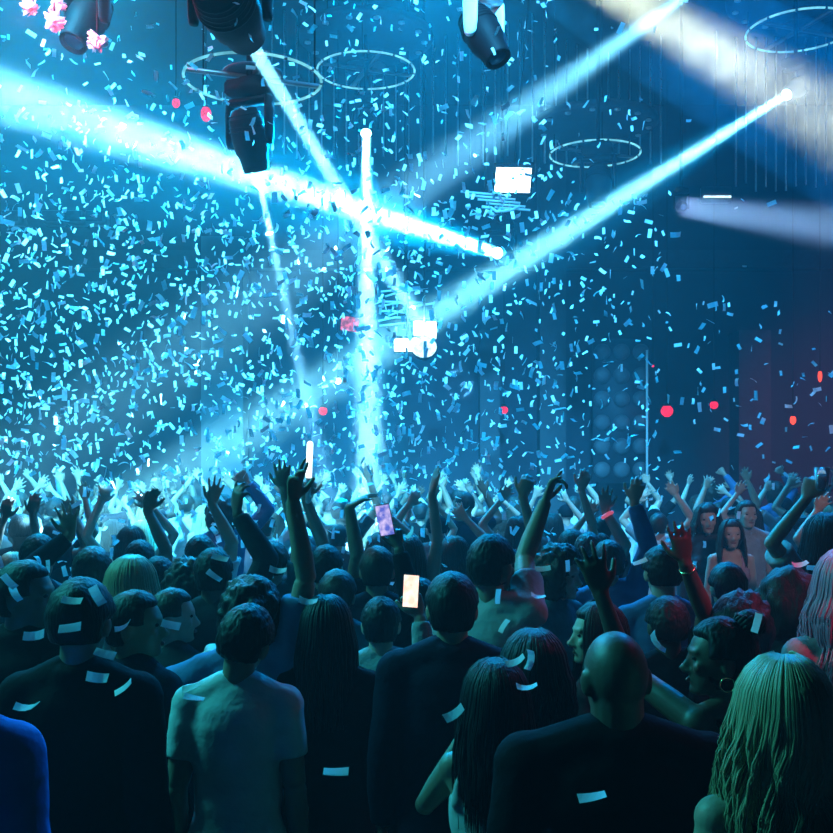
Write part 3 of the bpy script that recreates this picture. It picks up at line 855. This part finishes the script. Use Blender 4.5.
P('dark haired person in left-facing profile with a lit face, behind the bald head', 600, 602, 3.55, fem=True, yaw=R(60), skin='light', hair=('long', 'black'), top=('jacket', 'charcoal'), vox=NEAR, seed=11, head=(R(32), 0), eyes=True)
P('dark round head behind the bare armed person, in front of the profile face', 534, 630, 2.98, fem=True, skin='mid', hair=('bob', 'black'), top=('long', 'black'), vox=.010, seed=12)
# ---- second row
P('person at the far left edge with short hair, head turned to the right', 22, 560, 3.45, skin='mid', hair=('short', 'black'), top=('jacket', 'black'), vox=MIDV, seed=13, head=(R(-75), 0), eyes=True, yaw=R(-15))
P('short haired person turned in profile between the wide dark head and the white T-shirt', 132, 590, 3.35, skin='mid', hair=('short', 'black'), top=('jacket', 'navy'), vox=MIDV, seed=14, yaw=R(-35), head=(R(-50), 0), eyes=True)
P('person with a round dark head and lit cheek, left behind the white T-shirt', 170, 588, 3.95, skin='light', hair=('short', 'brown'), top=('long', 'charcoal'), vox=MIDV, seed=15, yaw=R(-30), head=(R(-50), 0), eyes=True)
P('person with both arms raised high behind the white T-shirt, dark hair', 250, 577, 3.55, skin='mid', hair=('curly', 'black'), top=('loose', 'denim'), vox=NEAR, seed=16, build=1.05,
  Rr=at(293, 486, 3.55, hint=(1, 0, -.6), f=(.12, 0, 1), n=(.8, -.6, 0), curl=[.1, .2, .7, .9], spread=.16), L=at(211, 655, 3.75, hint=(-1, 0, -.6), f=(0, 1, .2), n=(0, 0, -1)))
P('person in a patterned shirt holding up the bright orange-white phone', 381, 597, 3.95, skin='light', hair=('short', 'black'), top=('long', 'pattern'), vox=NEAR, seed=17,
  Rr=at(420, 617, 3.75, hint=(.2, -.6, -1), f=(-.35, .15, 1), n=(-.5, 1, 0), curl=.95, thumb=.9))
P('person with a rounded dark head right behind the long dark hair', 337, 569, 4.4, skin='mid', hair=('crop', 'brown'), top=('long', 'teal'), vox=MIDV, seed=18)
P('person with a smooth round head standing under the purple phone', 377, 546, 4.75, skin='mid', hair=('short', 'brown'), top=('long', 'navy'), vox=MIDV, seed=19)
P('person in a pale T-shirt with a faded haircut and the right arm pointing up', 490, 534, 3.95, skin='mid', hair=('short', 'black'), top=('tee', 'pale'), vox=NEAR, seed=20, build=1.05, head=(R(-15), 0),
  yaw=R(-20), Rr=at(545, 502, 4.2, hint=(-.3, -.6, -1), f=(.38, .1, 1), n=(.75, -.3, -.3), curl=[.1, 1.1, 1.0, .5], spread=.2), L=None)
P('person hidden behind the pointing one, stretching one slim arm up', 507, 549, 5.2, fem=True, skin='light', hair=('long', 'brown'), top=('tank', 'charcoal'), vox=.0075, seed=21,
  Rr=at(522, 487, 5.1, hint=(1, -.2, -.6), f=(.3, 0, 1), n=(.2, 1, 0), curl=.7))
P('person hidden in the crowd holding up the purple phone', 420, 578, 4.5, skin='dark', hair=('short', 'black'), top=('long', 'black'), vox=NEAR, seed=22,
  L=at(399, 549, 4.36, hint=(.4, -.3, -1), f=(-.22, 0, 1), n=(-.55, -.8, 0), curl=.9))
P('smiling person with big curly hair turned towards the camera', 556, 544, 4.7, fem=True, skin='light', hair=('curly', 'brown'), top=('loose', 'teal'), vox=NEAR, seed=23, yaw=R(-130), head=(R(15), R(-4)), eyes=True, build=1.05)
P('person in a dark shirt raising one bare forearm with fingers spread wide', 668, 596, 3.85, skin='dark', hair=('crop', 'black'), top=('tee', 'black'), vox=NEAR, seed=24, extras=(bracelet(1, M['gold']),),
  Rr=at(681, 541, 3.5, hint=(1, -.2, -.7), f=(-.16, 0, 1), n=(0, 1, 0), curl=.1, spread=.15))
P('dark haired person at the right, first head left of the curly one', 728, 562, 4.6, skin='mid', hair=('crop', 'black'), top=('long', 'black'), vox=.010, seed=25)
P('person with a round dark hairdo just above the hoop earrings', 742, 592, 3.6, fem=True, skin='mid', hair=('curly', 'black'), top=('long', 'black'), vox=.010, seed=26)
P('person with a big dark afro at the right edge of the crowd', 789, 568, 3.95, skin='dark', hair=('afro', 'black'), top=('long', 'charcoal'), vox=.010, seed=27)
P('person with long pink-lit hair at the right edge, above the blonde hair', 849, 550, 3.3, fem=True, skin='light', hair=('wavy', 'pale'), top=('long', 'rose'), vox=MIDV, seed=28, build=1.05)
P('dark haired person in a pale blouse lifting a glass at the right edge', 826, 514, 4.9, fem=True, skin='light', hair=('long', 'black'), top=('loose', 'pale'), vox=NEAR, seed=29,
  L=at(806, 499, 4.75, hint=(-1, -.2, -.7), f=(.35, 0, 1), n=(.6, .8, 0), curl=.9))
# ---- the three facing the camera further back
P('person facing the camera in a dark top, left of the couple in the haze', 707, 503, 8.2, fem=True, skin='light', hair=('bob', 'brown'), top=('long', 'charcoal'), vox=.009, seed=30, yaw=R(172), eyes=True)
P('taller person of the hazy couple facing the camera, striped pale shirt', 746, 500, 8.6, skin='light', hair=('short', 'brown'), top=('tee', 'pattern'), vox=.009, seed=31, yaw=R(188), eyes=True, build=1.08)
P('shorter person of the hazy couple facing the camera, long hair', 731, 519, 7.8, fem=True, skin='light', hair=('long', 'brown'), top=('tank', 'rose'), vox=.009, seed=32, yaw=R(175), eyes=True)
# ---- raised arms of people in the middle distance
def mid(label, px, ytop, Y, **k):
    k.setdefault('vox', .0075); return P(label, px, ytop, Y, **k)
mid('person with a bright bare arm stretched up right of the purple phone', 408, 536, 5.6, fem=True, skin='light', hair=('long', 'brown'), top=('tank', 'pale'), seed=40,
    Rr=at(432, 494, 5.5, hint=(.4, -.2, -1), f=(.2, 0, 1), n=(.8, .4, 0), curl=.1, spread=.05))
mid('person reaching a bent hand to the right, in front of the vertical beam', 326, 545, 5.0, skin='mid', hair=('short', 'black'), top=('tee', 'charcoal'), seed=41,
    Rr=at(349, 507, 4.9, hint=(.2, -.2, -1), f=(.8, 0, .5), n=(.3, .2, -.9), curl=.25, spread=.22))
mid('person holding up the white glow stick', 305, 542, 5.5, skin='light', hair=('short', 'black'), top=('tee', 'white'), seed=42,
    Rr=at(305, 497, 5.4, hint=(.6, -.2, -1), f=(.25, 0, 1), n=(.4, -.9, 0), curl=1.25))
mid('person with one palm up just left of the glow stick', 272, 541, 5.2, skin='light', hair=('crop', 'brown'), top=('tee', 'teal'), seed=43,
    Rr=at(284, 489, 5.1, hint=(.7, -.2, -1), f=(-.1, 0, 1), n=(0, 1, 0), curl=.2, spread=.16))
mid('person in a denim shirt with a raised sleeve left of the tall spread hand', 609, 540, 5.3, skin='light', hair=('short', 'brown'), top=('long', 'denim'), seed=44,
    Rr=at(634, 502, 5.2, hint=(.5, -.2, -1), f=(.2, 0, 1), n=(.3, 1, 0), curl=.5))
mid('person with a pink wristband on a raised open hand', 589, 532, 6.2, skin='light', hair=('crop', 'brown'), top=('tee', 'navy'), seed=45, extras=(bracelet(1, M['pink_band'], 'wristband', .034, .03, .012),),
    Rr=at(605, 511, 6.1, hint=(.5, -.2, -1), f=(0, 0, 1), n=(0, -1, 0), curl=.15, spread=.2))
mid('person with a thin arm bent overhead left of the pink wristband', 572, 530, 6.6, fem=True, skin='light', hair=('long', 'brown'), top=('tank', 'teal'), seed=46,
    Rr=at(581, 488, 6.5, hint=(1, -.2, -.2), f=(.3, 0, 1), n=(0, 1, 0), curl=.4))
mid('person with a light cap-like haircut under the tall spread hand', 663, 545, 4.5, skin='light', hair=('crop', 'black'), top=('tee', 'denim'), seed=47)
mid('person with a dark domed head at the left, under the spread lit hand', 38, 534, 5.0, skin='mid', hair=('short', 'black'), top=('tee', 'teal'), seed=48)
mid('person in a dark sleeve raising a hand with spread fingers, left side', 92, 546, 4.7, skin='light', hair=('crop', 'brown'), top=('long', 'navy'), seed=49,
    L=at(70, 536, 4.6, hint=(-.8, -.2, -1), f=(-.1, 0, 1), n=(0, -1, 0), curl=.15, spread=.28), Rr=None)
mid('person with light hair left of the profile head, hair lit turquoise', 130, 556, 4.4, fem=True, skin='light', hair=('bob', 'blonde'), top=('tank', 'pale'), seed=50, head=(R(-40), 0))
mid('person with a cupped dark hand up at the left, bare forearm', 139, 540, 5.6, skin='mid', hair=('short', 'black'), top=('tee', 'pale'), seed=51,
    Rr=at(147, 510, 5.5, hint=(.6, -.2, -1), f=(.3, 0, 1), n=(.5, -.8, 0), curl=.5))
mid('person with a brilliantly lit white open hand, left of centre', 200, 535, 5.7, skin='light', hair=('short', 'brown'), top=('tee', 'white'), seed=52,
    Rr=at(212, 504, 5.6, hint=(.8, -.2, -1), f=(.2, 0, 1), n=(0, 1, 0), curl=.1, spread=.22))
mid('person with a dark raised hand right of the brilliantly lit hand', 213, 548, 4.5, skin='dark', hair=('short', 'black'), top=('long', 'charcoal'), seed=53,
    Rr=at(237, 513, 4.45, hint=(.8, -.2, -1), f=(.05, 0, 1), n=(.7, .7, 0), curl=[.2, .5, .6, .9]))
mid('person with two slim pale arms up at the far left edge', 12, 553, 5.9, fem=True, skin='light', hair=('long', 'blonde'), top=('tank', 'white'), seed=54,
    L=at(4, 519, 5.8, hint=(-.5, -.2, -1), f=(.2, 0, 1), n=(0, 1, 0)), Rr=at(33, 515, 5.8, hint=(1, -.2, -.6), f=(.1, 0, 1), n=(0, 1, 0)))
mid('person with tousled hair and a bare neck behind the round head with lit cheek', 187, 558, 4.7, fem=True, skin='light', hair=('curly', 'brown'), top=('tank', 'pale'), seed=55)
mid('person with dark hair under the cupped dark hand', 158, 556, 5.1, skin='mid', hair=('crop', 'black'), top=('loose', 'teal'), seed=56)

# ---- the deep crowd: fifteen figures built once and repeated into the haze
random.seed(2024)
def up(side, x, z, y=.05, **k):
    d = {'w': (side * x, y, z), 'hint': (side, -.1, -.3), 'n': (0, random.choice((1, -1)), 0), 'spread': random.uniform(.20, .34), 'curl': random.uniform(.05, .4)}
    d.update(k); return d
KINDS = [
    ('short haired dancer in white, right arm up', dict(skin='light', hair=('short', 'brown'), top=('tee', 'white'), Rr=up(1, .16, 1.92))),
    ('dancer in black with both arms raised', dict(skin='mid', hair=('crop', 'black'), top=('tee', 'black'), L=up(-1, .26, 1.86), Rr=up(1, .24, 1.93))),
    ('long haired dancer in pale top, arm up', dict(fem=True, skin='light', hair=('long', 'brown'), top=('tank', 'pale'), L=up(-1, .14, 1.9))),
    ('blonde dancer in light top, arms down', dict(fem=True, skin='light', hair=('long', 'blonde'), top=('tank', 'white'))),
    ('curly haired dancer in denim, fist up', dict(skin='mid', hair=('curly', 'brown'), top=('long', 'denim'), Rr=up(1, .2, 1.88, curl=1.4))),
    ('long haired dancer, both bare arms stretched high', dict(fem=True, skin='light', hair=('long', 'black'), top=('tank', 'teal'), L=up(-1, .2, 1.94), Rr=up(1, .15, 1.9))),
    ('dark dressed dancer with arms down', dict(skin='mid', hair=('short', 'black'), top=('long', 'charcoal'))),
    ('capped dancer in grey, left hand up', dict(skin='light', hair=('cap', 'black'), top=('tee', 'grey'), L=up(-1, .22, 1.84))),
    ('bob haired dancer in rose, arm bent overhead', dict(fem=True, skin='light', hair=('bob', 'brown'), top=('loose', 'rose'), Rr=up(1, .08, 1.9, hint=(1, 0, .2)))),
    ('broad dancer in navy, hands at head height', dict(skin='dark', hair=('buzz', 'black'), top=('tee', 'navy'), build=1.12, L=up(-1, .34, 1.68), Rr=up(1, .33, 1.72))),
]
def copy_tree(o):
    c = o.copy(); COL.objects.link(c)
    for ch in o.children:
        d = ch.copy(); COL.objects.link(d); d.parent = c
        d.matrix_parent_inverse.identity()
    return c
protos = []
for i, (d, k) in enumerate(KINDS):
    protos.append(person(d, (0, 0), random.uniform(1.62, 1.8) if not k.get('fem') else random.uniform(1.58, 1.68), vox=.0095, seed=70 + i, **k)[0])
MARKS = [('vertical beam', 366, 470), ('pale pilaster', 222, 480), ('hazy couple', 735, 505), ('pink wristband', 605, 505), ('purple phone', 385, 520), ('lamp panel', 622, 440),
         ('glow stick', 310, 465), ('bright lit hand', 215, 495), ('thin pole', 647, 470), ('pointing hand', 548, 490), ('left edge', 0, 500), ('right edge', 833, 500), ('cupped hand', 150, 500), ('bare bright arm', 435, 490),
         ('left spread hand', 67, 518), ('tall spread hand', 675, 515), ('lifted glass', 810, 490)]
taken = [(o.location.x, o.location.y) for o in sc.objects if o.parent is None and o.name.startswith('person') and o not in protos]
spots = []
tries = 0
while len(spots) < 104 and tries < 60000:
    tries += 1
    y = random.uniform(4.6, 14.0) if tries < 20000 else random.uniform(5, 14)
    x = random.uniform(-.46, .46) * y
    if random.random() > min(1, .35 + y * .06): continue
    if x > 0 and y > 9.5 and random.random() < .45: continue
    if .20 < x / y < .40 and y < 8.0: continue             # gap in front of the couple
    if any((x - a) ** 2 + (y - b) ** 2 < .56 ** 2 for a, b in taken + spots): continue
    spots.append((x, y))
used = {}
rows = []
for j, (x, y) in enumerate(spots):
    k = j % len(protos) if j < len(protos) else random.randrange(len(protos))
    desc = KINDS[k][0]
    o = protos[k] if j < len(protos) else copy_tree(protos[k])
    o.location = (x, y, 0)
    o.rotation_euler = (0, 0, random.gauss(0, .45))
    q = random.uniform(.97, 1.04); o.scale = (q, q, q)
    px = 416.5 + x / y * F
    py = 460 + .4 / y * F
    mk = min(MARKS, key=lambda m: abs(m[1] - px) + .2 * abs(m[2] - py))
    rel = 'left of' if px < mk[1] - 7 else ('right of' if px > mk[1] + 7 else 'below')
    if mk[0].endswith('edge'): rel = 'by'
    dist = 'far back' if y > 9.5 else ('midway' if y > 6.8 else 'nearer')
    rows.append((o, desc, dist, rel, mk[0]))
for o, desc, dist, rel, mk in rows:
    lab = '%s, %s, %s the %s' % (desc, dist, rel, mk)
    o['label'] = lab
    used.setdefault(lab, []).append(o)
for lab, lst in used.items():
    for o in lst:
        if len(lst) > 1: o['group'] = lab.split(',')[0] + 's ' + lab.split(', ')[-1]
        else: o['group'] = 'dancers in the deep crowd'

# ---- things held
def phone(label, c, h, face, yaw, roll, tilt=0):
    t = thing('phone', label, 'phone', c, (tilt, roll, yaw))
    w_ = h * .49
    b = bmesh.new(); box(b, (0, 0, 0), (w_, .008, h), None, .0035); obj('case', b, M['black_metal'], t)
    b = bmesh.new(); box(b, (0, -.0045, 0), (w_ * .92, .0015, h * .95)); obj('screen', b, face, t, smooth=False)
    b = bmesh.new()
    for q in (0, 1): lathe(b, [(0, .007), (.002, .007)], (w_ * .28, .0035, h * (.40 - .09 * q)), (0, 1, 0), 12)
    obj('camera_lens', b, M['lens_dim'], t)
    return t
def screen(name, base, hot, k):
    m, nt, out = nodes(name); N, L_ = nt.nodes, nt.links
    tc = N.new('ShaderNodeTexCoord'); nz = N.new('ShaderNodeTexNoise'); nz.inputs['Scale'].default_value = 30
    L_.new(tc.outputs['Object'], nz.inputs['Vector'])
    cr = N.new('ShaderNodeValToRGB'); cr.color_ramp.elements[0].color = (*base, 1); cr.color_ramp.elements[1].color = (*hot, 1)
    cr.color_ramp.elements[0].position = .4; cr.color_ramp.elements[1].position = .68
    L_.new(nz.outputs['Fac'], cr.inputs[0]); e = N.new('ShaderNodeEmission'); e.inputs['Strength'].default_value = k
    L_.new(cr.outputs[0], e.inputs[0]); L_.new(e.outputs[0], out.inputs['Surface']); return m
M['screen_purple'] = screen('screen_purple', (.10, .14, .62), (.75, .62, .95), 1.1)
M['screen_orange'] = screen('screen_orange', (1.0, .60, .46), (1.0, .86, .74), 1.5)
phone('phone with a purple blue screen held up in a dark hand at the centre', W(385, 520, 4.29), .137, M['screen_purple'], R(-16), R(-10), R(6))
phone('phone with a glowing orange white screen left of the dark suit head', W(411, 591, 3.69), .124, M['screen_orange'], R(-10), R(3))
b = bmesh.new()
p0, p1 = W(308, 492, 5.36), W(310, 444, 5.36)
t = thing('glow_stick', 'white glowing stick held upright left of the vertical beam', 'glow stick', p0)
b = bmesh.new(); capsule(b, (p1 - p0) * .32, p1 - p0, .017, .017); obj('light_tube', b, M['white_glow'], t)
b = bmesh.new(); capsule(b, (0, 0, -.05), (p1 - p0) * .30, .014, .015); obj('handle', b, M['white_plastic'], t)
m, nt, out = nodes('glass'); g = nt.nodes.new('ShaderNodeBsdfPrincipled'); g.inputs['Transmission Weight'].default_value = .9; g.inputs['Roughness'].default_value = .08; g.inputs['Base Color'].default_value = (.8, .85, .9, 1); nt.links.new(g.outputs[0], out.inputs['Surface'])
c = W(822, 480, 4.72)
t = thing('drinking_glass', 'drinking glass lifted at the right edge above the pale blouse', 'glass', c)
b = bmesh.new(); lathe(b, [(0, .026), (.004, .030), (.11, .036), (.11, .033), (.012, .027)], (0, 0, -.05), (0, 0, 1), 20); obj('vessel', b, m, t)
b = bmesh.new(); lathe(b, [(0, .025), (.06, .029)], (0, 0, -.036), (0, 0, 1), 20); obj('drink', b, M['petal'], t)
# ------------------------------------------------------------------ confetti
random.seed(77)
def flake(bm, mtx, L, Wd, bend, twist):
    n = 4
    top, bot = [], []
    for i in range(n + 1):
        u = i / n - .5
        a = bend * u
        x = (math.sin(a) / bend if abs(bend) > .01 else u) * L
        z = ((1 - math.cos(a)) / bend if abs(bend) > .01 else 0) * L
        tw = Matrix.Rotation(twist * u, 3, 'X')
        for lst, h in ((top, .0006), (bot, -.0006)):
            lst.append([bm.verts.new(mtx @ (tw @ Vector((0, s * Wd / 2, h)) + Vector((x, 0, z)))) for s in (-1, 1)])
    for i in range(n):
        bm.faces.new((top[i][0], top[i + 1][0], top[i + 1][1], top[i][1]))
        bm.faces.new((bot[i][1], bot[i + 1][1], bot[i + 1][0], bot[i][0]))
        bm.faces.new((top[i][1], top[i + 1][1], bot[i + 1][1], bot[i][1]))
        bm.faces.new((top[i + 1][0], top[i][0], bot[i][0], bot[i + 1][0]))
    bm.faces.new((top[0][0], top[0][1], bot[0][1], bot[0][0]))
    bm.faces.new((top[n][1], top[n][0], bot[n][0], bot[n][1]))
def rrot():
    return Euler((random.uniform(0, 6.28), random.uniform(0, 6.28), random.uniform(0, 6.28))).to_matrix()
def density(px, py):
    """how thickly the air is filled, seen from the front"""
    d = 1.0
    if py < 90: d *= .30
    elif py < 190: d *= .55
    if px < 420: d *= 1.15 if py > 190 else .9
    elif px < 560: d *= .60
    elif px < 660: d *= .36
    elif px < 740: d *= .20
    else: d *= .11
    if px > 560 and py < 190: d *= .35
    if px > 660 and py < 300: d *= .15
    if px < 200 and py < 110: d *= .6
    if py > 520: d *= max(.12, 1 - (py - 520) / 110)
    return min(1, d)
STAND = [(o.location.x, o.location.y) for o in sc.objects if o.parent is None and o.name.startswith('person')]
pts = []
while len(pts) < 4700:
    px, py = random.uniform(-40, 873), random.uniform(-20, 640)
    if random.random() > density(px, py): continue
    Y = random.choice((1, 1, 1, 2)) and (5.8 + 8.2 * random.random() ** 1.25)
    if py > 560: Y = random.uniform(3.4, 6)
    p = W(px, py, Y)
    if p.z < 2.0 and any((p.x - a) ** 2 + (p.y - b) ** 2 < .09 for a, b in STAND): continue
    if p.z < .6 or abs(p.x) > XW - .3 or p.z > ZC - .2: continue
    pts.append((p, px, py))
near, far = [], []
pts.sort(key=lambda q: q[0].y)
meshes = []
for k in range(8):
    bm = bmesh.new(); flake(bm, Matrix.Identity(4), .056, .024, random.choice((.1, .3, .6, 1.3)), random.uniform(-.5, .5))
    me = bpy.data.meshes.new('confetti'); bm.normal_update(); bm.to_mesh(me); bm.free(); me.materials.append(M['paper'])
    meshes.append(me)
def confetto(p, label, group=None, rot=None, size=1.0):
    o = bpy.data.objects.new('confetti', random.choice(meshes)); COL.objects.link(o)
    o.location = p
    o.rotation_euler = rot or (random.uniform(0, 6.28), random.uniform(0, 6.28), random.uniform(0, 6.28))
    o.scale = (size, size, size)
    return tag(o, label, 'confetti', group)
# pieces that hang right in front of the dark crowd: (px, py, distance, roll in the picture, tilt, label)
FRONT = [
    (35, 636, 2.35, 8, 35, 'confetti strip in front of the dark jacket at far left, level with the ear'),
    (70, 628, 2.35, 8, 40, 'confetti strip low on the wide dark head at the left'),
    (105, 654, 2.5, -15, 45, 'confetti strip right below the left dark jacket collar'),
    (98, 678, 2.3, -6, 30, 'largest confetti strip on the left dark jacket back'),
    (124, 688, 2.5, 38, 60, 'slanted confetti strip right of the largest one on the left dark jacket'),
    (97, 596, 2.4, -60, 30, 'upright confetti strip at the right temple of the wide dark head'),
    (72, 601, 2.6, -5, 50, 'bent confetti strip across the top of the wide dark head'),
    (9, 582, 2.9, -45, 50, 'confetti strip on the head at the far left edge'),
    (15, 594, 2.9, -60, 50, 'lower confetti strip on the head at the far left edge'),
    (171, 625, 2.8, -12, 35, 'confetti strip on the cheek side of the man right of the wide dark head'),
    (124, 627, 2.8, 30, 65, 'short confetti flake on the profile head left of centre'),
    (27, 708, 2.1, 5, 72, 'thin confetti strip above the blue shoulder in the bottom left corner'),
    (192, 687, 2.6, 20, 60, 'small confetti flake above the shoulder of the white shirt'),
    (194, 698, 2.6, -10, 70, 'smaller confetti flake just over the white shirt shoulder'),
    (455, 714, 2.25, 35, 45, 'bright confetti strip beside the raised hand of the bare armed woman'),
    (516, 662, 2.5, 25, 60, 'confetti flake left of the upright one on the head behind the bare armed woman'),
    (531, 660, 2.5, 80, 50, 'upright confetti strip on the head behind the bare armed woman'),
    (527, 688, 2.4, 5, 74, 'thin confetti flake under the upright one by the bare armed woman'),
    (592, 797, 1.9, 10, 70, 'dim confetti flake on the bald man jacket back'),
    (336, 772, 2.1, 0, 66, 'dim confetti flake on the dark back right of the white shirt'),
    (757, 623, 2.7, 75, 55, 'upright confetti strip on the dark hair above the blonde woman'),
    (656, 643, 2.2, -55, 55, 'confetti strip right beside the bald head'),
    (800, 565, 3.2, 10, 60, 'forked confetti strip on the dark curly hair at the right'),
    (640, 562, 3.6, 20, 60, 'long confetti strip in front of the hazy head beside the tall hand'),
    (543, 569, 3.4, 5, 50, 'confetti strip beside the smiling curly haired woman'),
    (538, 597, 3.4, -8, 70, 'thin long confetti strip above the profile woman'),
    (411, 533, 3.8, 60, 60, 'slim confetti strip right of the purple phone'),
    (278, 571, 2.9, -5, 55, 'confetti strip on the raised dark sleeve behind the white shirt man'),
    (308, 602, 2.7, -5, 58, 'confetti strip above the long dark hair in the middle'),
    (220, 558, 3.2, -15, 50, 'confetti strip left of the raised dark sleeve'),
    (214, 576, 3.2, -35, 55, 'lower confetti strip left of the raised dark sleeve'),
]
for px, py, Y, roll, tilt, lab in FRONT:
    rot = (Matrix.Rotation(R(-roll), 3, 'Y') @ Matrix.Rotation(R(90 - tilt), 3, 'X')).to_euler()
    confetto(W(px, py, Y), lab, None, rot, .95)
def zone(px, py):
    if py < 200:
        return ('confetti strip drifting high up left of the vertical beam', 'high confetti left of the vertical beam') if px < 366 else ('confetti strip drifting high up right of the vertical beam', 'high confetti right of the vertical beam')
    if py > 470:
        return ('confetti strip falling among raised hands left of the vertical beam', 'confetti among hands left of the vertical beam') if px < 366 else ('confetti strip falling among raised hands right of the vertical beam', 'confetti among hands right of the vertical beam')
    return ('confetti strip drifting at mid height left of the vertical beam', 'confetti at mid height left of the vertical beam') if px < 366 else ('confetti strip drifting at mid height right of the vertical beam', 'confetti at mid height right of the vertical beam')
inview = [q for q in pts if 0 < q[1] < 833 and 0 < q[2] < 833]
n_single = 300 - len(FRONT)
chosen = inview[:n_single]
ids = {id(q) for q in chosen}
for q in chosen:
    confetto(q[0], *zone(q[1], q[2]), size=random.uniform(.75, 1.05))
bm = bmesh.new()
for q in pts:
    if id(q) in ids: continue
    s = random.uniform(.8, 1.25)
    flake(bm, Matrix.Translation(q[0]) @ rrot().to_4x4(), .058 * s, .026 * s, random.choice((.05, .2, .5, 1.3)), random.uniform(-.5, .5))
tag(obj('falling_confetti', bm, M['paper'], smooth=False), 'countless small confetti strips filling the air behind the nearer ones', 'confetti', kind='stuff')
